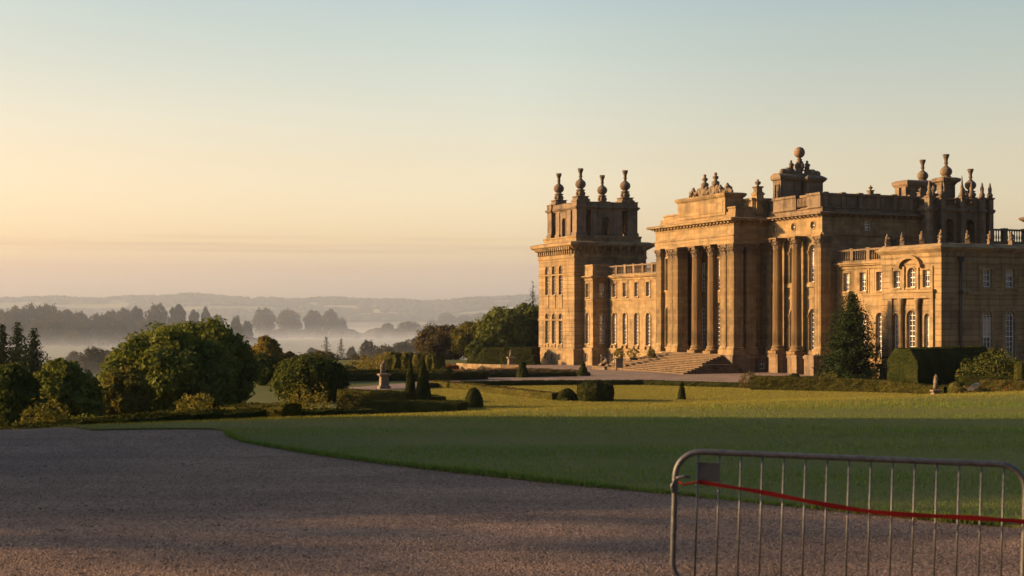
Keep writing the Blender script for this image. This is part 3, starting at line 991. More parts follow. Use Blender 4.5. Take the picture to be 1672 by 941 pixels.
def pier_mesh(du, dw, z0, z1, cap=1.35, fl=True, dark=False):
    """square fluted pier with Corinthian capital, corner at the origin, du x dw"""
    mb = MB()
    zc = z1 - cap
    mb.ring(0, du, 0, dw, [(.22, z0), (.22, z0 + .4), (.2, z0 + .42), (.2, z0 + .62), (.08, z0 + .7), (.14, z0 + .82), (.02, z0 + .98)])
    mb.box(0.0, du, 0.0, dw, z0 + .9, zc)
    if fl:      # fillets standing between the flutes on the two faces one can see
        k = max(3, int(dw / .28))
        for i in range(k + 1):
            y = dw * i / k
            mb.box(-.045, .0, max(0, y - .06), min(dw, y + .06), z0 + 1.1, zc - .1)
        k = max(3, int(du / .28))
        for i in range(k + 1):
            x = du * i / k
            mb.box(max(0, x - .06), min(du, x + .06), -.045, .0, z0 + 1.1, zc - .1)
    mb.ring(0, du, 0, dw, [(.0, zc - .1), (.08, zc - .08), (.08, zc), (.0, zc + .02), (.0, zc + cap * .6), (.16, zc + cap * .86)], 1)
    cx, cy = du / 2, dw / 2
    # leaves along the faces
    for lv, (zz, hh, oo) in enumerate(((zc + .03, cap * .42, .26), (zc + .28, cap * .5, .38))):
        for face, ln in (('U', dw), ('W', du)):
            k = max(2, int(ln / .45))
            for i in range(k):
                c = ln * (i + (.5 if lv == 0 else .5)) / k
                w = ln / k * .42
                vs = []
                for oo_, z_, ww in ((.02, 0, 1), (oo * .4, hh * .6, .9), (oo, hh * .95, .7), (oo + .05, hh * .75, .3)):
                    for s in (-1, 1):
                        a = c + s * w * ww
                        vs.append((-oo_, a, zz + z_) if face == 'U' else (a, -oo_, zz + z_))
                mb.add(vs, [(2 * i_, 2 * i_ + 1, 2 * i_ + 3, 2 * i_ + 2) for i_ in range(3)], 1)
    for sx in (0, 1):
        for sy in (0, 1):
            mb.sphere(((du + .2) * sx - .1 * 1, (dw + .2) * sy - .1, z1 - cap * .25), cap * .16, 8, 5, 1)
    mb.ring(0, du, 0, dw, [(.28, z1 - cap * .12), (.28, z1 - .003)])
    return mb.mesh('pier', [COLST if dark else STONE, WEATH])

def put(parent, name, mesh, loc, rz=0, s=1.0):
    o = new_obj(name, mesh, parent); o.location = loc; o.rotation_euler = (0, 0, rz); o.scale = (s, s, s)
    return o

def balustrade(mb, axis, at_, a0, a1, z0, h, bay=2.6, thick=.35, panel=False):
    sb(mb, axis, at_, a0, a1, z0, z0 + .22, 0, thick)
    sb(mb, axis, at_, a0, a1, z0 + h - .2, z0 + h, -.06, thick + .06)
    n = max(1, int(round((a1 - a0) / bay)))
    for i in range(n + 1):
        c = a0 + (a1 - a0) * i / n
        c0 = max(a0, c - .3); c1 = min(a1, c + .3)
        sb(mb, axis, at_, c0, c1, z0 + .22, z0 + h - .2, -.05, thick + .05)
        sb(mb, axis, at_, max(a0, c - .36), min(a1, c + .36), z0 + h, z0 + h + .1, -.1, thick + .1)
    mp = mapper(axis, at_)
    for i in range(n):
        b0 = a0 + (a1 - a0) * i / n + .3; b1 = a0 + (a1 - a0) * (i + 1) / n - .3
        if panel:
            sb(mb, axis, at_, b0, b1, z0 + .22, z0 + h - .2, .12, thick - .1)
            continue
        k = max(2, int((b1 - b0) / .36))
        hh = h - .42
        for j in range(k):
            x, y, z = mp(b0 + (b1 - b0) * (j + .5) / k, z0 + .22, thick / 2)
            mb.lathe([(.09, 0), (.06, hh * .12), (.12, hh * .35), (.06, hh * .7), (.06, hh * .85), (.09, hh)], (x, y, z), 6)

# --- reusable ornaments
def tower_finial_mesh(full=True):
    mb = MB()
    if full:
        mb.ring(-.7, .7, -.7, .7, [(.26, 0), (.26, .3), (.1, .36), (.05, .6), (.16, .66), (.16, .78)])
        for k in range(6):
            a = math.pi / 3 * k
            mb.sphere((.42 * math.cos(a), .42 * math.sin(a), 1.18), .30, 8, 6, sz=1.2)
        mb.lathe([(.72, .78), (.55, .9), (.42, 1.2), (.46, 1.55), (.62, 1.62), (.62, 1.74), (.38, 1.82), (.34, 1.95)], seg=16)
        zb = 1.93
    else:
        mb.lathe([(.62, 0), (.62, .2), (.45, .3)], seg=16); zb = .2
    mb.sphere((0, 0, zb + .66), .72, 20, 12)
    z = zb + 1.32
    mb.lathe([(.34, z), (.24, z + .1), (.19, z + .2), (.19, z + .42), (.29, z + .5), (.20, z + .62), (.22, z + .95), (.31, z + 1.3), (.36, z + 1.35), (.36, z + 1.5), (.2, z + 1.5)], seg=14)
    for k in range(8):
        a = math.pi / 4 * k
        mb.box(.29 * math.cos(a) - .07, .29 * math.cos(a) + .07, .29 * math.sin(a) - .07, .29 * math.sin(a) + .07, z + 1.48, z + 1.72)
    mb.v = [(x * 1.14, y * 1.14, z) for x, y, z in mb.v]
    return mb.mesh('finial', [WEATH])
FINIAL = tower_finial_mesh(True); FINIAL_S = tower_finial_mesh(False)

def urn_mesh():
    mb = MB()
    mb.ring(-.42, .42, -.42, .42, [(.1, 0), (.1, .12), (0, .18), (0, .62), (.14, .74), (.14, .86)])
    mb.lathe([(.2, .86), (.14, 1.0), (.36, 1.2), (.42, 1.42), (.3, 1.52), (.12, 1.58), (.16, 1.72), (.05, 1.82)], seg=14)
    return mb.mesh('urn', [WEATH])
URN = urn_mesh()

def skin_mesh(name, verts, edges, radii, mat, sub=1):
    me = bpy.data.meshes.new(name)
    me.from_pydata(verts, edges, [])
    o = bpy.data.objects.new(name, me); col.objects.link(o)
    md = o.modifiers.new('s', 'SKIN'); md.use_smooth_shade = True
    lay = me.skin_vertices[0].data
    for i, rr in enumerate(radii):
        lay[i].radius = (rr, rr) if not isinstance(rr, tuple) else rr
    lay[0].use_root = True
    sd = o.modifiers.new('d', 'SUBSURF'); sd.levels = sub; sd.render_levels = sub
    dg = bpy.context.evaluated_depsgraph_get()
    ev = o.evaluated_get(dg)
    out = bpy.data.meshes.new_from_object(ev)
    out.name = name
    bpy.data.objects.remove(o); bpy.data.meshes.remove(me)
    out.materials.clear(); out.materials.append(mat)
    out.polygons.foreach_set('use_smooth', [True] * len(out.polygons))
    return out

def draped_figure(name, mat, h=1.8, arm=1):
    """standing robed figure, one arm bent to the hip and one raised"""
    k = h / 1.8
    v = [(0, 0, .95), (0, 0, 1.2), (.01, 0, 1.42), (.02, 0, 1.54), (.03, -.02, 1.70),
         (.0, 0, .6), (.03, -.02, .25), (.06, -.04, 0.02),
         (.20, 0, 1.42), (.33, -.03, 1.18), (.20, -.16, .98),
         (-.18, 0, 1.43), (-.34, -.08, 1.30 if arm else 1.15), (-.30, -.22, 1.55 if arm else 1.0),
         (-.10, .02, .55), (-.13, .03, .05)]
    e = [(0, 1), (1, 2), (2, 3), (3, 4), (0, 5), (5, 6), (6, 7), (2, 8), (8, 9), (9, 10), (2, 11), (11, 12), (12, 13), (0, 14), (14, 15)]
    rr = [.19, .17, .17, .07, .115, .19, .19, .22, .09, .06, .05, .09, .06, .05, .17, .20]
    return skin_mesh(name, [tuple(c * k for c in p) for p in v], e, [q * k for q in rr], mat)

def seated_figure(name, mat):
    """robed figure half seated, half reclining"""
    v = [(0, 0, .35), (-.12, 0, .75), (-.2, 0, 1.1), (-.22, 0, 1.28), (-.2, -.02, 1.5), (.45, -.05, .42), (.95, -.05, .25), (1.35, 0, .1),
         (-.45, 0, .95), (-.62, 0, .6), (-.6, -.1, .25), (.02, -.15, 1.0), (.3, -.2, .75)]
    e = [(0, 1), (1, 2), (2, 3), (3, 4), (0, 5), (5, 6), (6, 7), (2, 8), (8, 9), (9, 10), (2, 11), (11, 12)]
    rr = [.46, .42, .36, .16, .22, .40, .30, .2, .2, .17, .15, .17, .13]
    return skin_mesh(name, v, e, rr, mat)
FIG = draped_figure('figure', WEATH, 1.8, 1); FIG2 = draped_figure('figure', WEATH, 1.8, 0); SEAT = seated_figure('figure', WEATH)

def roof_statue_mesh():
    mb = MB()
    mb.ring(-.28, .28, -.28, .28, [(.06, 0), (.06, .15), (0, .2), (0, .55), (.08, .62), (.08, .7)])
    mb.lathe([(.3, .7), (.36, .85), (.34, 1.05), (.25, 1.18), (.33, 1.36), (.28, 1.5), (.12, 1.56), (.18, 1.66), (.18, 1.78), (.08, 1.88)], seg=10, sx=1.0, sy=.8)
    mb.sphere((.22, -.2, 1.25), .16, 7, 5); mb.sphere((-.2, -.2, 1.0), .2, 7, 5)
    return mb.mesh('roof_figure', [WEATH])
RSTAT = roof_statue_mesh()

# ============ corner tower (far end)
mb = MB()
TU0, TU1, TW0, TW1 = 1.7, 14.4, 50.0, 64.0
tops_hi = [(55.2, 1.25, 10.2, 14.9, True), (57.9, 1.25, 10.2, 14.9, True), (60.6, 1.25, 10.2, 14.9, True)]
tops_lo = [(c, w, 2.3, 7.2, True) for c, w, *_ in tops_hi]
tops_b = [(c, .8, -.3, .75, True) for c, *_ in tops_hi]
wall(mb, 'U', TU0, TW0, TW1, 1.3, 17.3, tops_hi + tops_lo, trim=.2, mat=0, tmat=1)
wall(mb, 'W', TW0, TU0, TU1, 1.3, 17.3, [], mat=0)
wall(mb, 'U', TU0 - .25, TW0 - .25, TW1 + .25, -1.9, 1.3, tops_b, trim=.12, mat=1, tmat=1, sill=False)
wall(mb, 'W', TW0 - .25, TU0 - .25, TU1 + .25, -1.9, 1.3, [(6.6, .9, -.5, .8, True)], trim=.12, mat=1, tmat=1, sill=False)
mb.box(TU0 + .6, TU1, TW0 + .6, TW1, -1.9, 17.2, 0)
mb.ring(TU0, TU1, TW0, TW1, [(.25, 1.299), (.36, 1.3), (.36, 1.52), (.1, 1.65), (.0, 1.7)], 1, caps=False)
mb.ring(TU0, TU1, TW0, TW1, [(.0, 6.0), (.12, 6.02), (.14, 6.28), (.0, 6.32)], 1, caps=False)
mb.ring(TU0, TU1, TW0, TW1, [(.0, 13.3), (.1, 13.32), (.12, 13.52), (.0, 13.56)], 1, caps=False)
for c, *_ in tops_hi:      # panels that tie the two storeys of windows
    sb(mb, 'U', TU0, c - .75, c + .75, 8.0, 9.95, -.1, .1, 1)
    sb(mb, 'U', TU0, c - .75, c - .55, 1.72, 2.05, -.14, .1, 1); sb(mb, 'U', TU0, c + .55, c + .75, 1.72, 2.05, -.14, .1, 1)
tower = mb.build('corner_tower', [RUST, STONE], PAL)
windows(tower, 'U', TU0, tops_hi + tops_lo, .36, cols=2)
windows(tower, 'U', TU0 - .25, tops_b, .3, rows=3, cols=2)
windows(tower, 'W', TW0 - .25, [(6.6, .9, -.5, .8, True)], .3, rows=3, cols=2)
mb = MB()
mb.ring(TU0, TU1, TW0, TW1, [(.0, 15.9), (.12, 15.95), (.14, 16.2), (.06, 16.25), (.06, 17.25), (.95, 17.85), (1.1, 17.9), (1.15, 18.3), (1.0, 18.4), (.3, 18.6)])
for i in range(17):
    y = TW0 + (TW1 - TW0) * (i + .5) / 17
    mb.box(TU0 - .85, TU0 - .0, y - .2, y + .2, 17.28, 17.88); mb.box(TU0 - .4, TU0, y - .16, y + .16, 16.6, 17.28)
for i in range(9):
    x = TU0 + (TU1 - TU0) * (i + .5) / 9
    mb.box(x - .2, x + .2, TW0 - .85, TW0, 17.28, 17.88); mb.box(x - .16, x + .16, TW0 - .4, TW0, 16.6, 17.28)
mb.ring(TU0 + .6, TU1 - .6, TW0 + .6, TW1 - .6, [(.0, 18.5), (.0, 19.25), (.1, 19.3), (.1, 19.5), (0, 19.55)])
mb.build('cornice', [STONE], tower)
# open belvedere
BU0, BU1, BW0, BW1 = 2.9, 13.2, 51.4, 62.4
mb = MB()
zb0, zb1 = 19.55, 23.7
def bel_face(axis, at_, a0, a1, flip):
    ln = a1 - a0; m = (a0 + a1) / 2
    for s in (-1, 1):
        c = m + s * ln * .20
        w = ln * .066
        sb(mb, axis, at_, c - w, c + w, zb0, zb1, 0, .9 * flip)
        sb(mb, axis, at_, c - w - .1, c + w + .1, zb0, zb0 + .5, -.1 * flip, 1.0 * flip)
    wall(mb, axis, at_ + .15 * flip, m - ln * .136, m + ln * .136, zb0, zb1, [(m, 1.25, zb0 + .02, zb0 + 3.1, True)], depth=.6, trim=.18, flip=flip, sill=False, back=True)
bel_face('U', BU0, BW0, BW1, 1); bel_face('W', BW0, BU0, BU1, 1); bel_face('U', BU1, BW0, BW1, -1); bel_face('W', BW1, BU0, BU1, -1)
for x in (BU0 - .25, BU1 - 1.4):
    for y in (BW0 - .25, BW1 - 1.4):
        mb.ring(x, x + 1.65, y, y + 1.65, [(.15, zb0), (.15, zb0 + .5), (0, zb0 + .6), (0, zb1), ])
        mb.ring(x, x + 1.65, y, y + 1.65, [(.05, zb1 + .02), (.3, zb1 + .32), (.32, zb1 + .5), (.05, zb1 + .58), (.02, zb1 + 1.2), (.1, zb1 + 1.25), (.1, zb1 + 1.4)])
mb.ring(BU0 + .75, BU1 - .75, BW0 + .75, BW1 - .75, [(.0, zb1 + 1.0), (.0, zb1 + 1.36)])
mb.ring(BU0, BU1, BW0, BW1, [(.0, zb1), (.05, zb1 + .1), (.3, zb1 + .3), (.34, zb1 + .46), (.1, zb1 + .54), (.02, zb1 + 1.08), (.08, zb1 + 1.1), (.08, zb1 + 1.22)])
mb.build('belvedere', [WEATH], tower)
for x in (BU0 + 1.15, BU1 - 1.2):
    for y in (BW0 + 1.3, BW1 - 1.3):
        put(tower, 'finial', FINIAL, (x, y, zb1 + 1.35), 0, 1.06)

# ============ link wings (left one far, right one near)
def link_wing(u, w0, w1, cs, z0, side_u=None):
    mb = MB()
    hi = [(c, 1.15, 9.75, 11.85, False) for c in cs]
    lo = [(c, 1.35, 2.5, 7.3, True) for c in cs]
    ba = [(c, .95, z0 + 1.4, 1.05, True) for c in cs]
    wall(mb, 'U', u, w0, w1, 1.5, 12.3, hi + lo, trim=.24, proud=.09)
    wall(mb, 'U', u - .3, w0, w1, z0, 1.5, ba, trim=.16, sill=False)
    mb.box(u + .6, u + 11, w0, w1, z0, 12.4)
    sb(mb, 'U', u, w0, w1, 1.502, 1.85, -.42, .1)
    sb(mb, 'U', u, w0, w1, 9.2, 9.5, -.14, .1); sb(mb, 'U', u, w0, w1, 7.95, 8.15, -.08, .1)
    for c in cs:
        for s in (-1, 1):
            sb(mb, 'U', u, c + s * .72 - .1, c + s * .72 + .1, 1.86, 2.28, -.28, .1)
            sb(mb, 'U', u, c + s * 1.05 - .12, c + s * 1.05 + .12, 9.52, 12.28, -.05, .1)
    o = mb.build('link_wing', [STONE], PAL)
    windows(o, 'U', u, hi + lo, .36); windows(o, 'U', u - .3, ba, .3, rows=2, cols=2)
    mb = MB()
    sb(mb, 'U', u, w0, w1, 12.3, 12.65, -.15, .6); sb(mb, 'U', u, w0, w1, 12.652, 12.82, -.45, .6); sb(mb, 'U', u, w0, w1, 12.822, 13.05, -.62, .6)
    mb.build('cornice', [STONE], o)
    mb = MB()
    balustrade(mb, 'U', u - .1, w0, w1, 13.05, 1.5, 2.9, .4)
    mb.build('balustrade', [WEATH], o)
    return o
left_link = link_wing(6.0, 20.6, 46.6, [44.6, 41.0, 37.2, 33.5, 30.0], -1.6)
# bay between the link and the tower
mb = MB()
K0, KU = 46.6, 3.3
hi = [(48.6, 1.1, 9.75, 11.85, False)]; lo = [(48.6, 1.2, 2.5, 7.3, True)]; ba = [(48.6, .9, -.4, 1.0, True)]
wall(mb, 'U', KU, K0, 50.0, 1.5, 12.3, hi + lo, trim=.22)
wall(mb, 'U', KU - .25, K0 - .25, 50.0, -1.7, 1.5, ba, trim=.14, sill=False)
shi = [(4.85, 1.0, 9.75, 11.85, False)]; slo = [(4.85, 1.1, 2.5, 7.2, True)]; sba = [(4.85, .9, -.4, 1.0, True)]
wall(mb, 'W', K0, KU, 6.2, 1.5, 12.3, shi + slo, trim=.18)
wall(mb, 'W', K0 - .25, KU - .25, 6.2, -1.7, 1.5, sba, trim=.14, sill=False)
mb.box(KU + .6, 6.5, K0 + .6, 50.0, -1.7, 12.4)
mb.ring(KU, 6.0, K0, 49.9, [(.28, 1.501), (.34, 1.52), (.34, 1.8), (.0, 1.9)], caps=False)
mb.ring(KU, 6.0, K0, 49.9, [(0, 9.2), (.14, 9.22), (.14, 9.5), (0, 9.52)], caps=False)
mb.ring(KU, 6.0, K0, 49.9, [(0, 7.9), (.1, 7.92), (.1, 8.15), (0, 8.17)], caps=False)
mb.ring(KU, 6.2, K0, 49.9, [(0, 12.3), (.15, 12.31), (.15, 12.65), (.45, 12.8), (.6, 12.85), (.6, 13.02), (.1, 13.06), (.05, 14.55), (.14, 14.58), (.14, 14.78), (0, 14.8)])
bay = mb.build('bay', [STONE], PAL)
windows(bay, 'U', KU, hi + lo, .36); windows(bay, 'U', KU - .25, ba, .3, rows=2, cols=2)
windows(bay, 'W', K0, shi + slo, .36); windows(bay, 'W', K0 - .25, sba, .3, rows=2, cols=2)
mb = MB(); mb.tube([(5.9, 46.25, -1.2), (5.9, 46.25, 12.2)], .11, 8); mb.box(5.7, 6.1, 46.1, 46.45, 12.2, 12.7)
mb.build('drainpipe', [IRON], bay)
right_link = link_wing(7.0, -23.5, -11.3, [-13.3, -16.35, -19.4, -22.3], -.6)

# ============ main block with the wing beside the portico
mb = MB()
U5 = 5.0
cs = [-1.55, -5.5, -9.5]
hi = [(c, 1.55, 10.9, 15.3, True) for c in cs]; lo = [(c, 1.55, 2.85, 7.75, True) for c in cs]; ba = [(c, .95, .15, 1.35, True) for c in cs]
wall(mb, 'U', U5, -11.3, .0, 2.1, 16.4, hi + lo, trim=.26, proud=.1)
for c in cs:
    sb(mb, 'U', U5, c - 1.25, c + 1.25, 10.3, 10.7, -.24, .1); sb(mb, 'U', U5, c - 1.15, c + 1.15, 8.9, 9.2, -.12, .1)
    for s in (-1, 1): sb(mb, 'U', U5, c + s * 1.02 - .22, c + s * 1.02 + .22, 6.75, 7.0, -.2, .1)
    for s in (-1, 1): sb(mb, 'U', U5, c + s * 1.02 - .22, c + s * 1.02 + .22, 14.3, 14.55, -.2, .1)
    sb(mb, 'U', U5, c - 1.1, c + 1.1, 2.3, 2.64, -.24, .1)
wall(mb, 'U', U5 - .35, -11.65, .0, -.6, 2.1, ba, trim=.2, sill=False, mat=1, tmat=1)
sb(mb, 'U', U5, -11.3, .0, 2.102, 2.3, -.5, .1)
for c in (-3.55, -7.55, -11.0):
    sb(mb, 'U', U5, c - .95, c + .95, -.6, 2.35, -1.65, -.36, 1); sb(mb, 'U', U5, c - 1.05, c + 1.05, 1.9, 2.2, -1.75, -.37, 1)
sh_hi = []; small = [(16.6, 1.0, 17.2, 18.3, False)]
wall(mb, 'W', -11.3, U5, 27, 2.1, 16.4, [(9.8, 1.4, 2.85, 7.7, True), (13.8, 1.4, 10.9, 15.2, True)], trim=.24)
wall(mb, 'W', -11.65, U5 - .35, 27, -.6, 2.1, [], sill=False, mat=1)
mb.box(U5 + .6, 27, -10.7, 20.6, -.6, 20.0)
# entablature: architrave, frieze, cornice, in front of the two sides one sees
fr_u = [(-1.55, .85, 17.15, 18.05, 'round'), (-5.5, .85, 17.15, 18.05, 'round'), (-9.5, .85, 17.15, 18.05, 'round')]
fr_w = [(11.4, 1.0, 17.0, 18.1, False), (21.0, 1.6, 16.9, 18.2, 'round')]
mb2 = mb
wall(mb, 'U', U5 - .06, -11.36, .0, 16.4, 18.6, fr_u, trim=.12, sill=False)
wall(mb, 'W', -11.36, U5 - .06, 27, 16.4, 18.6, fr_w, trim=.14, sill=False)
sb(mb, 'U', U5, -11.3, 0, 16.38, 16.62, -.2, .1); sb(mb, 'W', -11.3, U5, 27, 16.38, 16.62, -.2, .1)
main = mb.build('main_block', [STONE, WEATH], PAL)
windows(main, 'U', U5, hi + lo, .36); windows(main, 'U', U5 - .35, ba, .3, rows=2, cols=2); windows(main, 'U', U5 - .06, fr_u, .3)
windows(main, 'W', -11.3, [(9.8, 1.4, 2.85, 7.7, True), (13.8, 1.4, 10.9, 15.2, True)], .36); windows(main, 'W', -11.36, fr_w, .3, cols=2)
mb = MB(); cornice(mb, U5, 27, -11.3, 20.6, 18.42, .85, .62)
mb.ring(U5 + .1, 27, -11.2, 20.6, [(0, 18.9), (0, 19.5), (.12, 19.55), (.12, 19.65)])
mb.build('cornice', [WEATH], main)
# attic parapet with panels and piers
mb = MB()
mb.ring(U5 + .35, 26.6, -10.95, 20.4, [(.0, 19.6), (.0, 20.95), (.18, 21.0), (.2, 21.25), (.05, 21.32)])
for w0, w1 in ((-11.15, -8.5), (-6.2, -1.3)):
    sb(mb, 'U', U5 + .05, w0, w1, 19.62, 21.05, -.22, .4); sb(mb, 'U', U5 + .05, w0 - .1, w1 + .1, 21.052, 21.34, -.36, .5)
for i in range(9):
    u0 = U5 + .4 + i * 2.45
    sb(mb, 'W', -10.95, u0, u0 + .5, 19.62, 20.97, -.18, .2)
    sb(mb, 'W', -10.95, u0 + .75, u0 + 2.2, 19.95, 20.75, -.06, .2)
    sb(mb, 'W', -10.95, u0 - .08, u0 + .58, 21.26, 21.42, -.26, .2)
for i in range(7):
    sb(mb, 'U', U5 + .05, -8.3 + i * .3, -8.15 + i * .3, 19.9, 20.9, -.12, .3)
mb.build('attic_parapet', [WEATH], main)
# crowning lantern with ball
mb = MB()
mb.box(6.4, 9.3, -.7, .95, 21.0, 23.8)
wall(mb, 'U', 6.3, -.75, 1.0, 21.0, 23.8, [(.12, .8, 21.5, 23.2, False)], depth=.09, trim=.14, sill=False)
mb.ring(6.4, 9.3, -.65, .9, [(.1, 23.7), (.3, 23.85), (.35, 24.1), (.0, 24.2)])
n = 10
vs = []
for k in range(n + 1):
    t = math.pi * k / n
    vs.append((6.05, .12 + 1.15 * math.cos(t), 24.1 + .55 * math.sin(t)))
vs2 = [(9.4, y, z) for _, y, z in vs]
mb.add(vs + vs2, [tuple(range(n + 1)), tuple(reversed(range(n + 1, 2 * n + 2)))] + [(k, n + 1 + k, n + 2 + k, k + 1) for k in range(n)])
mb.box(9.8, 12.0, -1.5, .2, 21.0, 23.7); mb.ring(9.8, 12.0, -1.5, .2, [(.0, 23.5), (.3, 23.8), (.4, 24.05), (.1, 24.3), (-.1, 24.4)])
mb.box(8.2, 11.2, -.4, .9, 23.9, 24.75); mb.ring(8.6, 9.7, -.2, .7, [(.1, 24.75), (.1, 25.0), (0, 25.1)])
lantern = mb.build('lantern', [WEATH], main)
mb = MB()
mb.lathe([(.55, 25.05), (.5, 25.35), (.32, 25.55), (.42, 25.85), (.5, 26.15), (.3, 26.4), (.36, 26.55), (.2, 26.65), (.2, 26.85)], (9.7, .25, 0), 16)
for a in range(4):
    an = a * math.pi / 2 + .3
    mb.sphere((9.7 + .5 * math.cos(an), .25 + .5 * math.sin(an), 25.65), .26, 8, 6, sz=1.6)
mb.sphere((9.7, .25, 27.4), .70, 24, 14, 1)
mb.build('ball_finial', [WEATH, BALLM], main)
def scroll_mesh():
    mb = MB()
    mb.sphere((0, 0, .48), .52, 14, 9); mb.sphere((.62, 0, .42), .42, 12, 8, sx=1.3); mb.sphere((-.5, .05, .3), .32, 10, 7)
    mb.box(-.7, 1.1, -.4, .4, -.1, .22)
    return mb.mesh('roof_scroll', [WEATH])
SCROLL = scroll_mesh()
for (x, y, z, a) in ((7.9, .2, 24.45, math.pi), (11.2, -.4, 24.3, 0)):
    put(main, 'roof_scroll', SCROLL, (x, y, z), a, 1.0)
for (x, y, z) in ((8.5, .3, 24.6), (10.6, -.1, 24.6)):
    put(main, 'roof_figure', RSTAT, (x, y, z), 0, .95)
for (x, y) in ((12.2, -10.8), (19.5, -10.8)):
    put(main, 'urn', URN, (x, y, 21.3), 0, .62)
# two giant columns and corner piers
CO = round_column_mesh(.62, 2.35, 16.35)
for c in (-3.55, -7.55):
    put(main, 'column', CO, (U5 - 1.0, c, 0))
PC = pier_mesh(1.4, 1.25, 2.2, 16.37)
put(main, 'pier', PC, (U5 - .35, -11.5, 0))
P0 = pier_mesh(.5, 1.1, 2.2, 16.37)
put(main, 'pier', P0, (U5 - .3, -1.0 + .0, 0)).scale = (1, .7, 1)
PS = pier_mesh(1.3, .5, 2.2, 16.37)
put(main, 'pier', PS, (14.9, -11.6, 0))

# ============ portico
mb = MB()
back = [(2.6, 1.5, 2.3, 8.2, True), (6.6, 1.7, 2.12, 8.6, True), (10.6, 1.7, 2.12, 8.6, True), (2.6, 1.4, 10.2, 14.0, False), (6.6, 1.5, 10.2, 14.4, False), (10.6, 1.5, 10.2, 14.4, False), (14.8, 1.4, 10.2, 14.0, False), (14.8, 1.5, 2.3, 8.2, True)]
wall(mb, 'U', 4.3, .5, 19.8, 2.1, 15.9, back, trim=.24)
for c in (2.6, 6.6, 10.6): sb(mb, 'U', 4.3, c - 1.3, c + 1.3, 9.6, 9.85, -.2, .1)
mb.box(4.95, 6.0, .2, 20.6, 2.1, 15.9)
# side towards the viewer: recess
wall(mb, 'W', .75, 3.2, 5.0, 2.1, 15.9, [], sill=False)
# left end: wall with windows between pier and outer pilaster
lw = [(17.85, 1.0, 2.7, 8.0, True), (17.85, .95, 10.3, 14.6, False)]
wall(mb, 'U', .6, 16.9, 19.0, 2.1, 15.9, lw, trim=.14)
mb.box(1.1, 4.3, 18.9, 19.9, 2.1, 15.9)
# plinth
pb = [(2.5, .9, .3, 1.35, True), (15.5, .9, .3, 1.35, True), (18.0, .9, .3, 1.35, True)]
wall(mb, 'U', -.35, -.35, 20.3, -.7, 2.1, [pb[1], pb[2]], trim=.15, sill=False, mat=1, tmat=1)
wall(mb, 'W', -.35, -.35, 5.3, -.7, 2.1, [(3.9, .8, .35, 1.5, True)], trim=.15, sill=False, mat=1, tmat=1)
mb.box(.3, 6.0, .3, 20.3, -.7, 2.098)
mb.add([(-.35, -.35, 2.1), (6, -.35, 2.1), (6, 20.3, 2.1), (-.35, 20.3, 2.1)], [(0, 1, 2, 3)])
mb.ring(-.35, 6, -.35, 20.3, [(0, 1.72), (.12, 1.74), (.12, 1.98), (0, 2.0)], caps=False)
mb.box(-.55, 1.5, -.55, 3.9, -.7, 2.0, 1)
portico = mb.build('portico', [STONE, WEATH], PAL)
windows(portico, 'U', 4.3, back, .36); windows(portico, 'U', .6, lw, .36); windows(portico, 'U', -.35, [pb[1], pb[2]], .3, rows=2, cols=2)
windows(portico, 'W', -.35, [(3.9, .8, .35, 1.5, True)], .3, rows=2, cols=2)
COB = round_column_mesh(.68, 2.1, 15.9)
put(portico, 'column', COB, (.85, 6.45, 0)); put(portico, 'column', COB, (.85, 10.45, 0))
put(portico, 'pier', pier_mesh(1.35, 1.5, 2.1, 15.9), (0, 0.0, 0))
put(portico, 'pier', pier_mesh(1.2, 1.3, 2.1, 15.9), (.1, 2.05, 0))
put(portico, 'pier', pier_mesh(1.5, 1.2, 2.1, 15.9), (.0, 14.0, 0))
put(portico, 'pier', pier_mesh(1.3, 1.3, 2.1, 15.9), (.1, 15.55, 0))
put(portico, 'pier', pier_mesh(.9, 1.3, 2.1, 15.9), (.1, 18.75, 0))
put(portico, 'pier', pier_mesh(1.4, 1.2, 2.1, 15.9), (1.85, .05, 0))
mb = MB()
mb.ring(.05, 5.4, .05, 20.1, [(.0, 15.9), (.06, 15.92), (.06, 16.35), (.12, 16.36), (.12, 16.75), (.22, 16.8), (.22, 16.92), (.02, 16.98), (.02, 18.2)])
cornice(mb, .05, 5.4, .05, 20.1, 18.1, 1.0, .85)
mb.build('entablature', [STONE], portico)
mb = MB()
mb.ring(.5, 5.6, .45, 19.6, [(.1, 18.95), (.1, 19.3), (0, 19.35), (0, 19.75), (.0, 19.8)])
mb.ring(.7, 5.4, .7, 19.0, [(0, 19.75), (.0, 20.2), (.12, 20.25), (.12, 20.45)])
mb.ring(.35, 3.0, 2.6, 14.6, [(.0, 19.5), (.0, 21.7), (.12, 21.75), (.3, 22.0), (.34, 22.2), (.05, 22.32)])
sb(mb, 'U', .35, 3.1, 14.1, 19.9, 21.5, -.06, .1)
sb(mb, 'W', .3, 3.4, 4.4, 19.5, 21.9, -.15, 1.0); sb(mb, 'W', .3, 3.3, 4.5, 21.9, 22.15, -.25, 1.1)
mb.ring(3.0, 6.5, .55, 14.0, [(0, 19.5), (0, 21.2), (.15, 21.25), (.18, 21.5), (0, 21.55)])
for u in (3.2, 5.6):
    sb(mb, 'W', .55, u, u + .6, 19.52, 21.2, -.14, .2)
mb.build('attic', [STONE], portico)
put(portico, 'urn', URN, (3.9, .7, 22.15), 0, .95)
mb = MB()
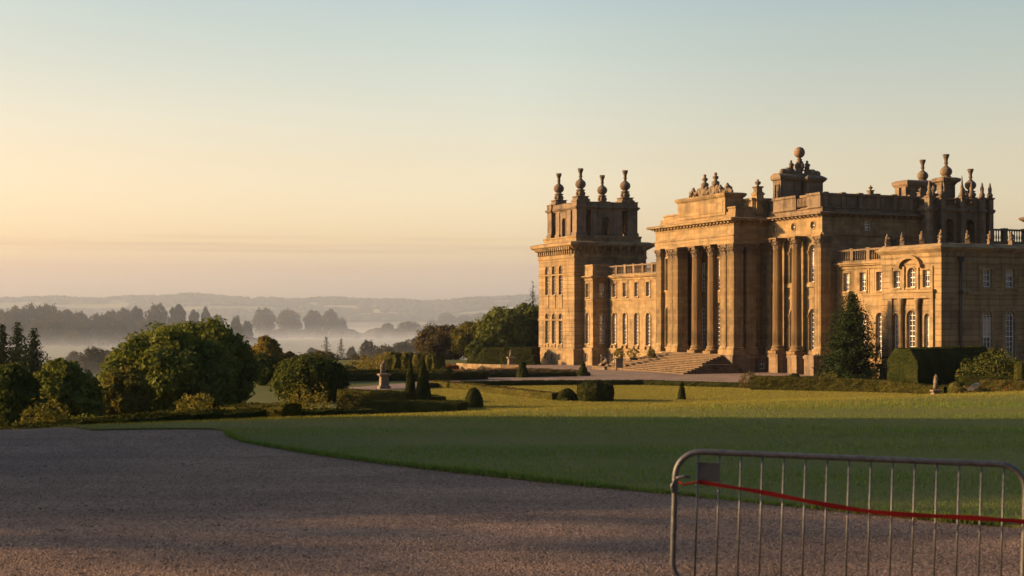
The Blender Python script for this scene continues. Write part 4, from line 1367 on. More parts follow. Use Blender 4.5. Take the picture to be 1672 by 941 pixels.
for y in (7.0, 9.7):
    mb.ring(1.2, 2.0, y - .4, y + .4, [(.15, 22.3), (.15, 22.6), (0, 22.7), (0, 23.3), (.1, 23.4), (.1, 23.5)])
    mb.lathe([(.35, 23.5), (.5, 23.7), (.52, 24.0), (.3, 24.15), (.18, 24.25), (.4, 24.5), (.38, 24.7), (.15, 24.85), (.22, 25.0), (.2, 25.15), (.05, 25.25)], (1.6, y, 0), 12)
    for s in (-1, 1):
        mb.sphere((1.5, y + s * .75, 22.95), .42, 10, 7, sz=1.6)
mb.build('trophy', [WEATH], portico)
for (y, a, s) in ((12.4, 1.4, .95), (11.2, 1.7, .8), (3.6, -1.6, .9), (5.3, -1.4, .85), (8.3, 1.5, .7)):
    put(portico, 'roof_sculpture', SEAT, (1.4, y, 22.3), a, s)

# ============ great steps
mb = MB()
n = 12
for i in range(n):
    f0 = i / n
    out = 8.6 * (1 - f0) + .35
    lo = -3.4 + 4.2 * f0; hi_ = 21.5 - 5.5 * f0
    if i >= 6: lo += 0.9
    z0 = -.9 if i == 0 else 2.04 * i / n - .02
    mb.box(-out, -.36, lo, hi_, z0, 2.04 * (i + 1) / n)
mb.build('staircase', [STEPM], PAL)

# ============ near pavilion (right)
mb = MB()
VW0, VW1, VU0, VU1 = -32.0, -22.3, 5.0, 27.0
vc = -27.3
f_ops = [(vc, 1.25, 9.95, 12.05, True), (vc + 2.4, 1.1, 9.95, 11.75, False), (vc - 2.4, 1.1, 9.95, 11.75, False), (vc, 1.5, 2.6, 7.55, True), (vc + 2.55, 1.0, 2.6, 7.2, True), (vc - 2.55, 1.0, 2.6, 7.2, True)]
wall(mb, 'U', VU0, VW0, VW1, 1.4, 13.6, f_ops, trim=.2, tmat=1)
s_ops = []
for u in (10.9, 13.9, 16.9, 20.0):
    s_ops += [(u, 1.25, 9.95, 11.8, False), (u, 1.35, 2.6, 7.5, True)]
wall(mb, 'W', VW0, VU0, VU1, 1.4, 13.6, s_ops, trim=.3, proud=.09, tmat=1)
wall(mb, 'U', VU0 - .3, VW0 - .3, VW1, -.8, 1.4, [], sill=False); wall(mb, 'W', VW0 - .3, VU0 - .3, VU1, -.8, 1.4, [], sill=False)
mb.box(VU0 + .6, VU1, VW0 + .6, VW1, -.8, 13.7)
mb.ring(VU0, VU1, VW0, VW1, [(.28, 1.402), (.38, 1.42), (.38, 1.65), (0, 1.75)], 1, caps=False)
mb.ring(VU0, VU1, VW0, VW1, [(0, 12.35), (.1, 12.37), (.12, 12.5), (0, 12.52)], 1, caps=False)
# Venetian frontispiece: columns below, arched hood above
sb(mb, 'U', VU0, vc - 3.7, vc + 3.7, 8.8, 9.4, -.28, .1, 1); sb(mb, 'U', VU0, vc - 3.85, vc + 3.85, 9.402, 9.7, -.42, .1, 1)
for s in (-1, 1):
    sb(mb, 'U', VU0, vc + s * 1.15 - .16, vc + s * 1.15 + .16, 9.72, 12.2, -.18, .1, 1)
    sb(mb, 'U', VU0, vc + s * 1.55 - .12, vc + s * 1.55 + .12, 9.72, 12.0, -.06, .1, 1)
    sb(mb, 'U', VU0, vc + s * 3.3 - .2, vc + s * 3.3 + .2, 9.72, 12.1, -.12, .1, 1)
    for c in (1.35,):
        mb.lathe([(.36, 1.8), (.36, 2.1), (.28, 2.3), (.27, 4.5), (.23, 8.1), (.3, 8.3), (.34, 8.5), (.36, 8.79)], (VU0 - .3, vc + s * c, 0), 16, 1)
    sb(mb, 'U', VU0, vc + s * 3.35 - .3, vc + s * 3.35 + .3, 1.8, 8.79, -.2, .1, 1)
n = 14
a0 = [(vc + 1.95 * math.cos(math.pi * k / n), 12.0 + 1.35 * math.sin(math.pi * k / n)) for k in range(n + 1)]
a1 = [(vc + 1.5 * math.cos(math.pi * k / n), 12.0 + .98 * math.sin(math.pi * k / n)) for k in range(n + 1)]
vs = [(VU0 - .5, y, z) for y, z in a0] + [(VU0 - .5, y, z) for y, z in a1] + [(VU0 + .02, y, z) for y, z in a0] + [(VU0 + .02, y, z) for y, z in a1]
m_ = n + 1
fs = []
for k in range(n):
    fs += [(k, k + 1, m_ + k + 1, m_ + k), (k, 2 * m_ + k, 2 * m_ + k + 1, k + 1), (m_ + k, m_ + k + 1, 3 * m_ + k + 1, 3 * m_ + k)]
mb.add(vs, fs, 1)
sb(mb, 'W', VW0, VU0 + 3.2, VU1, 9.15, 9.5, -.14, .1, 1)
for u in (10.9, 13.9, 16.9):
    for s in (-1, 1):
        sb(mb, 'W', VW0, u + s * 1.0 - .14, u + s * 1.0 + .14, 9.52, 12.2, -.1, .1, 1)
pav = mb.build('pavilion', [RUST, STONE], PAL)
windows(pav, 'U', VU0, f_ops, .36); windows(pav, 'W', VW0, s_ops, .32)
mb = MB()
mb.ring(VU0, VU1, VW0, VW1, [(0, 13.1), (.08, 13.15), (.1, 13.5), (.3, 13.7), (.45, 13.85), (.5, 14.05), (.3, 14.12), (.0, 14.4), (-.3, 14.45)])
mb.build('cornice', [STONE], pav)
for u in (7.35, 16.6):
    mb = MB(); mb.tube([(u, VW0 - .16, -.3), (u, VW0 - .16, 13.0)], .13, 8); mb.box(u - .28, u + .28, VW0 - .38, VW0, 12.55, 13.05)
    mb.tube([(u, VW0 - .17, 9.2), (u, VW0 - .17, 9.6)], .22, 8)
    mb.build('drainpipe', [IRON], pav)
for (x, y) in ((5.3, -22.9), (5.3, -25.4), (5.3, -28.6), (5.3, -31.6), (8.6, -31.7), (11.6, -31.7), (14.4, -31.7), (17.3, -31.7)):
    put(pav, 'roof_figure', RSTAT, (x, y, 14.4), random.random() * 6, .76)

# ============ near belvedere turret, chimney stacks, far right balustrade
mb = MB()
YU0, YU1, YW0, YW1 = 19.0, 28.6, -12.5, -8.6
def turret_face(axis, at_, a0, a1, cs):
    wall(mb, axis, at_, a0, a1, 14.0, 20.0, [(c, 1.3, 15.9, 18.6, True) for c in cs], depth=.8, trim=.22, sill=False, back=True)
turret_face('W', YW0, YU0, YU1, (22.4, 25.5)); turret_face('U', YU0, YW0, YW1, (-10.5,))
turret_face('W', YW1 - .8, YU0, YU1, (22.4, 25.5))
mb.box(YU0 + .1, YU1, YW0 + .1, YW1, 14.0, 15.6)
mb.ring(YU0, YU1, YW0, YW1, [(0, 19.3), (.1, 19.35), (.3, 19.6), (.32, 19.8), (.05, 19.9), (.05, 20.0)])
balustrade(mb, 'W', YW0, YU0, YU1, 20.0, 1.1, 2.4, .35)
balustrade(mb, 'U', YU0, YW0, YW1, 20.0, 1.1, 2.0, .35)
for u in (19.1, 20.9, 23.95, 27.0, 28.2):
    mb.ring(u - .28, u + .28, YW0 - .75, YW0 - .1, [(.1, 14.2), (.1, 14.6), (0, 14.7), (0, 19.3), (.15, 19.5), (.18, 19.75), (.0, 19.85), (0, 21.0), (.12, 21.1), (.12, 21.25)])
mb.ring(YU0 - .7, YU0 - .1, -10.1, -9.4, [(.1, 14.2), (.1, 14.6), (0, 14.7), (0, 19.3), (.15, 19.5), (.18, 19.75), (0, 19.85), (0, 21.0), (.12, 21.1), (.12, 21.25)])
turret = mb.build('turret', [WEATH], PAL)
mb = MB()
for u in (19.1, 20.9, 23.95, 25.4, 27.0, 28.2):
    mb = MB(); mb.lathe([(.3, 21.25), (.36, 21.6), (.2, 21.9), (.24, 22.3), (.16, 22.6), (.12, 22.85), (.04, 23.1 if u != 23.95 else 23.8)], (u, YW0 - .42, 0), 10)
    mb.build('pinnacle', [WEATH], turret)
mb = MB()
mb.ring(23.2, 24.9, -10.6, -9.3, [(.15, 20.0), (.15, 20.5), (0, 20.7), (0, 22.9), (.2, 23.2), (.45, 23.35), (.5, 23.7), (.1, 23.85)])
st = mb.build('chimney_stack', [WEATH], turret)
put(turret, 'finial', FINIAL_S, (24.05, -9.95, 23.8), 0, .9)
mb = MB()
mb.ring(27.0, 28.0, -10.8, -9.8, [(.3, 20.0), (.3, 20.9), (.2, 21.0)])
mb.build('chimney_stack', [WEATH], turret)
put(turret, 'finial', FINIAL, (27.5, -10.3, 20.8), 0, .85)
put(turret, 'urn', URN, (21.6, -10.6, 20.9), 0, 1.0); put(turret, 'urn', URN, (26.0, -10.9, 20.9), 0, .9)
mb = MB()
mb.box(24.3, 28.6, -2.4, -.1, 20.0, 23.6); mb.ring(24.3, 28.6, -2.4, -.1, [(0, 23.3), (.15, 23.35), (.4, 23.75), (.45, 24.1), (0, 24.3)])
mb.ring(24.3, 28.6, -2.4, -.1, [(.12, 20.0), (.12, 21.6), (0, 21.7)], caps=False)
for w in (-2.4, -1.0): sb(mb, 'U', 24.3, w, w + .8, 21.0, 23.4, -.3, .1)
for u in (24.35, 27.9): sb(mb, 'W', -2.4, u, u + .6, 21.0, 23.3, -.15, .1)
chim = mb.build('roof_block', [WEATH], main)
put(main, 'finial', FINIAL_S, (27.6, -1.2, 24.25), 0, .88)
mb = MB()
mb.box(28.6, 45, -11.6, -8.6, 10.0, 15.9)
balustrade(mb, 'W', -11.4, 28.7, 45, 15.9, 1.75, 3.4, .4)
mb.ring(35.6, 36.6, -11.7, -10.7, [(0, 15.9), (0, 18.6), (.15, 18.7), (.45, 18.95), (.5, 19.15), (.1, 19.3)])
rw = mb.build('rear_range', [WEATH], PAL)
# ------------------------------------------------------------------ trees on the slope at the left
broadleaf(277, 92, 537, 4.6, 'green', 'broad green deciduous tree with sunlit left flank behind the long low hedge', 20000, .27, 26, .0, .15, lobe=.33)
broadleaf(334, 99, 520, 4.0, 'green', 'tallest dark crowned tree rising behind the broad green tree beside the drive', 17000, .27, 24, .0, .2, lobe=.34)
broadleaf(206, 84, 592, 1.75, 'olive', 'small olive tree at the foot of the broad green tree, sunlit on its left', 6500, .24, 14, .0, .2)
broadleaf(104, 80, 578, 2.35, 'green', 'rounded tree with a dark right side, between the conifers and the broad green tree', 10000, .24, 18, .0, .35)
broadleaf(12, 74, 586, 2.2, 'deep', 'dark leafy tree cut by the photo edge, in front of the three conifers', 8500, .24, 16, .0, .3)
shrub(75, 60, 642, 1.5, 'olive spreading bush at the foot of the rounded tree, above the low hedge', 'olive', 3000, .17, 12)
shrub(135, 62, 664, 1.1, 'small dark green bush between the rounded tree and the olive tree', 'green', 1500, .16, 9)
shrub(318, 66, 631, 1.45, 'pale yellow leafed bush glowing in front of the broad green trees', 'yellow', 3000, .15, 12)
broadleaf(436, 145, 545, 2.2, 'gold', 'golden topped tree with layered crown, right of the tallest dark crowned tree', 7000, .3, 16, .02, .6)
broadleaf(431, 142, 578, 1.9, 'deep', 'dark green tree at the left foot of the golden topped tree', 5000, .3, 12, .0, .2)
broadleaf(472, 165, 575, 1.6, 'brown', 'small russet tree just right of the golden topped tree', 3500, .3, 12, .0, .2)
broadleaf(507, 112, 584, 3.2, 'deep', 'low domed dark green tree behind the yellow feathery shrub', 11000, .24, 18, .0, .1)
shrub(500, 60, 631, 1.5, 'feathery yellow green shrub with upright shoots in front of the domed tree', 'yellow', 3500, .16, 12, mat2='olive', spiky=True)
conifer(4, 190, 531, 3.8, 'dark conifer cut by the photo edge, leftmost of the three together', dens=22, tiers=40, per=8, size=.7)
conifer(29, 195, 528, 4.2, 'tallest dark conifer, middle one of the three beside the photo edge', dens=22, tiers=40, per=8, size=.7, seed=3)
conifer(55, 188, 538, 4.2, 'dark conifer nearest the rounded tree, last of the three', dens=22, tiers=40, per=8, size=.7, seed=5)

# trees behind the court, left of the corner tower
broadleaf(722, 262, 533, 5.6, 'brown', 'russet brown domed tree beyond the terrace, furthest left of the palace trees', 8000, .42, 22, .0, .1)
broadleaf(768, 258, 523, 3.9, 'olive', 'olive brown tree between the russet domed tree and the large dark tree', 6500, .42, 18, .0, .25)
broadleaf(818, 256, 500, 5.4, 'green', 'large dark green tree beside the palace corner tower', 10000, .42, 24, .0, .25)
broadleaf(862, 262, 490, 5.2, 'deep', 'darkest tall tree half hidden by the palace corner tower', 8000, .42, 20, .0, .2)
conifer(870, 268, 461, 3.2, 'ragged conifer top rising above the dark trees beside the tower', 'needle', 26, 4, .6, 12, .6, .15)
broadleaf(786, 250, 556, 3.0, 'deep', 'low dark bushy tree above the clipped yew block on the terrace', 3500, .4, 12, .0, .1)

# big conifer in front of the near link wing
conifer(1391, 148, 477, 3.9, 'dark spreading conifer standing against the sunlit palace front', 'needle', 84, 13, .36, 44, .58, .18, cat='conifer')

# ------------------------------------------------------------------ clipped garden
def G(px, d): return at(px, d)
# foreground hedges just over the brow
def tops(*pts):
    """[(px, d, py of the top)] -> plan points, heights"""
    P = [at(a, d) for a, d, _ in pts]
    return P, [up(py, d) - h1(*p) for p, (a, d, py) in zip(P, pts)]
P_, H_ = tops((-60, 29.0, 706), (0, 29.5, 702.5), (120, 31.0, 691), (250, 32.5, 679.5), (420, 34.5, 669))
hedge(P_, 1.0, H_, 'long low dark hedge running along the lawn behind the drive', 'yew', 9000, .07, step=.4)
P_, H_ = tops((372, 37.6, 663), (476, 37.0, 661))
hedge(P_, 1.3, H_, 'short taller clipped hedge block at the end of the long low hedge', 'box', 3000, .08, step=.4)
P_, H_ = tops((476, 38.5, 671.5), (603, 39.5, 667.5))
hedge(P_, .9, H_, 'low dark hedge strip under the feathery yellow shrub', 'yew', 3000, .08, step=.4)
P_, H_ = tops((100, 36.2, 688.5), (250, 37.2, 675), (372, 38.4, 666))
hedge(P_, .8, H_, 'second thin hedge line just behind the long low hedge', 'box', 4500, .08, step=.4)
# square garden near the cones
hedge([at(606, 95.5), at(755, 93.8)], 2.4, [1.16, 1.10], 'broad dark box hedge with flat sunlit top, nearest the two tall cones', 'box', 4500, .11)
hedge([at(560, 104), at(672, 101)], 1.6, [1.45, 1.35], 'olive clipped hedge between the statue and the broad dark box hedge', 'box', 3000, .11)
hedge([at(700, 104), at(712, 101.0)], 1.6, 1.0, 'stub of dark hedge right of the taller cone', 'yew', 600, .11)
shrub(578, 96, 644, 1.25, 'square dark bush with russet leaves beside the broad dark box hedge', 'box', 2600, .13, 14, mat2='red')
shrub(633, 97, 652, 1.0, 'low mound of red flowers behind the broad dark box hedge', 'red', 900, .12, 8)
topiary(691, 99.5, cone_prof(.70, 3.86, 10, .72), 'larger tall dark clipped cone, right one of the pair near the statue', 'yew', 2600, .1)
topiary(670, 106, cone_prof(.50, 3.62, 10, .66), 'slimmer tall clipped cone nearer the statue, left one of the pair', 'yew', 2200, .1)
topiary(774, 104.5, [(.72, -.3), (.72, .2), (.66, .7), (.52, 1.1), (.34, 1.36), (.14, 1.5), (.01, 1.54)], 'single egg shaped clipped cone standing at the lawn edge', 'yew', 1600, .09)
topiary(926, 113, dome_prof(.85, .98), 'small round clipped bush left of the large round bush', 'yew', 1100, .11, jitter=.04)
topiary(972, 112.5, [(1.4, -.2), (1.5, .25), (1.52, .8), (1.4, 1.25), (1.0, 1.5), (.4, 1.58), (.01, 1.6)], 'large round clipped bush on the parterre lawn', 'yew', 2600, .13, jitter=.06)
topiary(1113, 114, [(.42, -.2), (.36, .1), (.25, .8), (.19, 1.05), (.12, 1.12), (.15, 1.2), (.19, 1.32), (.13, 1.46), (.02, 1.5)], 'small clipped peg topiary with a ball top, alone on the parterre lawn', 'yew', 700, .07)
topiary(853, 154, [(.75, -.1), (.72, .2), (.5, 1.0), (.38, 1.2), (.42, 1.35), (.3, 1.6), (.02, 1.7)], 'clipped cone with a knob top beside the flower bed wall', 'yew', 800, .1)
topiary(952, 158, [(.85, -.1), (.85, .3), (.5, .45), (.42, .9), (.25, 1.15), (.3, 1.3), (.2, 1.5), (.02, 1.62)], 'tiered clipped topiary at the end of the flower bed, before the tower', 'yew', 800, .1)
topiary(727, 152, dome_prof(1.1, 1.25), 'dark clipped dome among the hedges left of the flower bed wall', 'yew', 1200, .12)
topiary(707, 150, dome_prof(.55, .95), 'small olive dome next to the dark clipped dome', 'box', 600, .1)
# low box lines of the parterre
hedge([at(690, 131.5), at(760, 135), at(900, 137), at(1050, 137.3), at(1130, 134.5), at(1226, 131.5)], .9, [.45, .5, .5, .5, .5, .5], 'long low box edging between the court and the parterre lawn', 'yew', 6000, .1)
hedge([at(712, 134), at(760, 129), at(840, 120), at(912, 113.5)], 1.3, [.62, .62, .6, .58], 'low curving hedge with pink flowers crossing the parterre lawn', 'box', 4500, .1, mat2='pink')
hedge([at(560, 146), at(640, 146.5), at(735, 147), at(790, 150)], 1.4, .8, 'dark low hedge along the far side of the gravel walk', 'yew', 4000, .12)
hedge([at(545, 152), at(640, 153), at(735, 152)], 2.0, .95, 'olive hedge bed behind the dark low hedge and statue', 'box', 4000, .13, mat2='gold')
for px, d, w, lab in ((646, 172, 1.5, 'olive clipped yew pillar nearest the statue, in the pillar row'), (668, 171, 1.15, 'olive clipped yew pillar seen behind the slimmer cone'), (688, 170, 1.2, 'olive clipped yew pillar seen behind the larger cone'), (709, 169, 1.3, 'olive clipped yew pillar at the end nearest the flower bed')):
    topiary(px, d, [(w * .9, -.1), (w * .98, .7), (w * .95, 1.5), (w * .8, 2.0), (w * .4, 2.2), (.02, 2.25)], lab, 'box', 1600, .16, group='row of clipped yew pillars', jitter=.11, name='yew_pillar')
shrub(612, 178, 586, 2.5, 'golden leafed bush behind the statue, left of the yew pillars', 'gold', 2200, .25, 12)
shrub(588, 185, 598, 2.2, 'low golden green bush left of the golden leafed bush', 'olive', 1400, .25, 10)
shrub(652, 190, 579, 3.0, 'yellow green bush peeping over the yew pillars', 'gold', 1600, .28, 10)
topiary(567, 158, dome_prof(1.6, 1.2), 'flat topped olive dome left of the statue', 'box', 1100, .15)
hedge([at(426, 150), at(458, 151)], 1.2, 1.1, 'short dark hedge between the tallest tree and the domed tree', 'yew', 900, .14)
# flower bed with its curved retaining wall
hedge([at(700, 157), at(760, 159), at(850, 162), at(945, 161.5)], 3.0, [.55, .6, .65, .45], 'long flower bed of reddish plants before the tower', 'bank', 4200, .17, mat2='red', rnd=.2, jitter=.06, name='flower_bed', cat='flower bed')
hedge([at(690, 176), at(740, 174)], 3.0, .7, 'small red flower bed at the left end of the curved stone wall', 'red', 1500, .17, mat2='bank', rnd=.2, jitter=.06, name='flower_bed', cat='flower bed')
hedge([at(680, 152.5), at(790, 153.5), at(940, 156.5)], .7, .45, 'thin clipped edging along the front of the flower bed', 'yew', 2500, .1)
mb = MB()
wp = [at(748, 178), at(765, 173), at(790, 169.5), at(820, 167.5), at(850, 166.5)]
for i in range(len(wp) - 1):
    a = Vector((*wp[i], 0)); b = Vector((*wp[i + 1], 0)); t = (b - a).normalized(); s = Vector((t.y, -t.x, 0)) * .25
    za = h1(a.x, a.y); zb = h1(b.x, b.y)
    vs = []
    for p, z in ((a, za), (b, zb)):
        for q, zz in ((p + s, -.3), (p - s, -.3), (p - s, .95), (p + s, .95)):
            vs.append((q.x, q.y, z + zz))
    mb.add(vs, [(0, 1, 2, 3), (7, 6, 5, 4), (0, 4, 5, 1), (1, 5, 6, 2), (2, 6, 7, 3), (3, 7, 4, 0)])
tag(mb.build('garden_wall', [STONE]), 'low curved stone retaining wall glowing orange above the flower bed', 'wall')
# terrace yews left of the tower
hedge([at(787, 226), at(800, 225), at(875, 222)], 4.0, [1.0, 2.75, 2.75], 'big dark clipped yew block on the terrace left of the tower', 'yew', 4500, .2, step=.8)
hedge([at(846, 219), at(874, 218)], 1.5, 1.6, 'lower dark hedge between the terrace statue and the tower', 'yew', 1400, .18)
topiary(779, 228, dome_prof(1.7, 2.3), 'dark clipped dome at the left end of the yew block', 'yew', 1300, .18)

# right hand garden
hedge([at(1227, 129), at(1330, 127), at(1440, 124.5), at(1545, 121)], 1.4, [1.3, 1.28, 1.15, .72], 'long clipped hedge with sunlit face in front of the big conifer', 'box', 9000, .11)
hedge([at(1538, 121.6), at(1562, 120.8)], 1.2, .85, 'short dark hedge return below the small statue', 'yew', 700, .1)
def palace_dir(p, u, w):
    c, s = math.cos(R(22.33)), math.sin(R(22.33))
    return (p[0] + u * c - w * s, p[1] + u * s + w * c)
cn = at(1500, 122.5)
p0 = palace_dir(cn, 0.0, 2.3); p1 = palace_dir(cn, 8.6, 2.3)
hedge([p0, p1], 4.4, [3.95, 4.1], 'tall dark block of clipped yew before the near pavilion', 'yew', 8000, .14, step=.6, rnd=1.1)
topiary(1621, 130, dome_prof(1.75, 3.95, 9, .85), 'pointed clipped dome rising behind the leafy shrubs at the pavilion', 'yew', 1700, .14)
shrub(1592, 120, 577, 1.7, 'loose leafy shrub at the end of the tall yew block', 'deep', 2200, .2, 11, mat2='olive')
shrub(1632, 119, 568, 2.3, 'large leafy shrub below the pointed clipped dome', 'deep', 3200, .2, 13, mat2='olive')
shrub(1664, 121, 590, 1.4, 'dark leafy shrub at the photo edge behind the upright yew', 'deep', 1500, .2, 9)
topiary(1668, 116, [(.75, -.1), (.72, .6), (.62, 1.9), (.55, 2.9), (.3, 3.15), (.02, 3.2)], 'upright clipped yew column at the photo edge', 'yew', 1300, .1)
hedge([at(1632, 121), at(1690, 119)], 1.4, 3.1, 'high dark hedge behind the upright yew column', 'yew', 2000, .13, step=.6)
hedge([at(1572, 118.5), at(1672, 116.5)], 1.2, [1.82, 1.86], 'dark hedge with thin lit top, behind the parked car', 'yew', 2500, .11)
hedge([at(1601, 112.5), at(1690, 110.5)], 1.5, [1.72, 1.76], 'low dark hedge with pink flowers at its corner, nearest the lawn edge', 'box', 3500, .1, mat2='pink')
topiary(1563, 111.5, [(.72, -.2), (.78, .5), (.74, 1.1), (.55, 1.5), (.22, 1.64), (.02, 1.66)], 'round clipped bush hiding the nose of the parked car', 'box', 1000, .1)
shrub(1584, 109, 629, 1.05, 'pink flowering low bush in front of the parked car', 'olive', 1100, .11, 9, mat2='pink')
shrub(1640, 108.5, 634, 1.3, 'straggly flowering plant at the foot of the low dark hedge', 'olive', 900, .12, 9, mat2='red')
shrub(1222, 131, 606, 1.0, 'round pink flowering bush at the end of the long clipped hedge', 'olive', 2000, .12, 12, mat2='pink')
topiary(1297, 141, dome_prof(.82, 1.0), 'dark clipped dome at the foot of the giant columns', 'yew', 800, .11)
topiary(1335, 139, [(.42, -.1), (.45, .5), (.4, .8), (.2, .95), (.02, .98)], 'small square bush beside the conifer trunk', 'box', 500, .1)
shrub(1356, 136, 608, 1.2, 'low spreading bush under the big conifer', 'olive', 900, .14, 8)

# planters beside the far link wing
def planter(px, d, hp, rad, label, leafk='gold'):
    x, y = at(px, d); z = h1(x, y)
    t = tag(empty('planter', (x, y, z)), label, 'planter')
    mb = MB(); mb.ring(-.45, .45, -.45, .45, [(.1, -.3), (.1, .15), (0, .2), (0, hp - .15), (.12, hp - .1), (.12, hp)])
    mb.build('pedestal', STATM, t)
    r = np.random.default_rng(int(px))
    P, Nn = lobe_points(crown_lobes(1.5, rad, r, 9, .0, 1.0, 0, .55), 1100, .2, .8, r)
    V, F = leaf_quads(P + np.array([0, 0, hp - .15]), Nn, .18 * (.5 + r.random(len(P))), .6, r)
    new_obj('foliage', np_mesh('foliage', V, F, LF[leafk]), t)
planter(1011, 178, 1.6, .7, 'stone pedestal planter with a small green bush, nearest the tower', 'olive')
planter(1034, 182, 1.6, .85, 'stone pedestal planter with the largest yellow green bush beside the steps', 'yellow')
planter(1064, 180, 1.5, .6, 'stone pedestal planter with small bush at the top side of the great steps', 'olive')

# statues of the garden
def statue(px, d, ped, fig_h, label, w=.5, arm=1, rz=0.0, lion=False, mat=STATM, pedh_w=1.0):
    x, y = at(px, d); z = h1(x, y)
    t = tag(empty('garden_statue', (x, y, z), rz), label, 'statue')
    mb = MB()
    mb.ring(-w, w, -w, w, [(.14, -.3), (.14, .18), (.05, .28), (.0, .34), (-.04, ped - .3), (.06, ped - .2), (.16, ped - .12), (.16, ped), (0, ped + .03)])
    mb.build('pedestal', [mat], t)
    me = draped_figure('figure', mat, fig_h, arm) if not lion else seated_figure('figure', mat)
    put(t, 'figure', me, (0, 0, ped + .02), random.random(), 1.0 if not lion else fig_h).scale = ((1.25, 1.25, 1.0) if not lion else (fig_h,) * 3)
    return t
statue(627, 131, 1.42, 1.35, 'stone statue of an embracing pair on a tall pedestal among the hedges', .40, 1, .35)
x, y = at(627, 131)
st_ = bpy.data.objects['garden_statue']
put(st_, 'companion_figure', draped_figure('companion_figure', STATM, 1.05, 0), (-.24, -.05, 1.44), 1.5).scale = (1.3, 1.3, 1)
statue(834, 208, 1.35, 1.25, 'slender stone statue on a pedestal before the terrace yew block', .42, 0, .3)
statue(1528, 119, .55, 1.45, 'small pale statue with outstretched arms before the tall yew block', .24, 1, .1)
t = statue(988, 181, .45, .75, 'small stone beast crouching on a block at the court edge', .45, 0, 2.2, lion=True)

# the parked car behind the flowering hedge
def car(px, d, rz):
    x, y = at(px, d); z = h1(x, y)
    t = tag(empty('parked_car', (x, y, z), rz), 'grey blue car half hidden among clipped hedges', 'car')
    prof = [(-2.1, .35), (-2.15, .62), (-2.0, .82), (-1.25, .92), (-.55, 1.38), (.1, 1.48), (1.0, 1.42), (1.75, 1.0), (2.1, .92), (2.15, .4), (1.9, .28), (-1.9, .28)]
    def bodyw(z): return .86 if z < .95 else .86 - (z - .95) * .42
    mb = MB(); n = len(prof)
    vs = [(a, -bodyw(z_), z_) for a, z_ in prof] + [(a, bodyw(z_), z_) for a, z_ in prof]
    mb.add(vs, [tuple(range(n)), tuple(reversed(range(n, 2 * n)))] + [(i, n + i, n + (i + 1) % n, (i + 1) % n) for i in range(n)])
    b = mb.build('body', plain('car_paint', (.06, .075, .095), .4, .3, .4, .03), t)
    bv = b.modifiers.new('b', 'BEVEL'); bv.width = .05; bv.segments = 2
    gl = plain('car_glass', (.012, .014, .016), .5, 0, .12)
    mb = MB()
    for s in (-1, 1):
        q = [(-.95, .98), (-.5, 1.32), (.1, 1.41), (.95, 1.36), (1.45, 1.02)]
        mb.add([(a, s * (bodyw(z_) + .012), z_) for a, z_ in q], [(0, 1, 2, 3, 4) if s < 0 else (4, 3, 2, 1, 0)])
    mb.build('side_window', gl, t)
    mb = MB(); mb.add([(-1.19, -.76, .97), (-1.19, .76, .97), (-.6, .66, 1.365), (-.6, -.66, 1.365)], [(0, 3, 2, 1)]); mb.build('windscreen', gl, t)
    for sx in (-1.35, 1.3):
        for sy in (-.8, .8):
            mb = MB(); mb.tube([(0, -.1, 0), (0, .1, 0)], .32, 18); mb.tube([(0, -.105, 0), (0, .105, 0)], .2, 14, 1)
            w = mb.build('wheel', [plain('tyre', (.02, .02, .02), .9), plain('rim', (.3, .3, .31), .35, .7)], t); w.location = (sx, sy, .32)
    for sy in (-.62, .62):
        mb = MB(); mb.sphere((-2.08, sy, .72), .11, 10, 6, sy=1.5); mb.build('headlight', plain('lamp_glass', (.08, .08, .08), .1), t)
car(1607, 114.0, R(6))

# ------------------------------------------------------------------ misty valley trees
_protos = []
def far_proto(i):
    r = np.random.default_rng(100 + i)
    h = 1.0
    shape = [(.42, 16, .03, .2), (.55, 18, .02, .1), (.34, 14, .12, .3), (.48, 14, .0, .45), (.30, 12, .25, .1), (.62, 20, .0, .0)][i]
    lb = crown_lobes(1.0, shape[0], r, shape[1], shape[2], .98, shape[3], .36)
    cm = crown_mesh('crown', lb, 2600, .055, LF['far'], r, .16, .7)
    tm = trunk_mb(1.0, .03, r, 4).mesh('trunk', [BARK])
    return cm, tm
def far_tree(px, d, top, wpx, label, kind=0, group='hazy trees in the misty valley', leafk=None, sink=0.0):
    if not _protos: _protos.extend(far_proto(i) for i in range(6))
    x, y = at(px, d); z = h1(x, y) - sink
    h = up(top, d) - z
    w = wpx / FPX * d
    base_w = (.42, .55, .34, .48, .30, .62)[kind] * 2
    t = tag(empty('broadleaf_tree', (x, y, z), random.random() * 6), label, 'tree', group)
    sx = w / base_w
    for nm, me in zip(('crown', 'trunk'), _protos[kind]):
        o = new_obj(nm, me, t); o.scale = (sx, sx, h)
        if leafk and nm == 'crown':
            o.material_slots[0].link = 'OBJECT'; o.material_slots[0].material = LF[leafk]
    return t
A = 'hazy trees along the near valley row'
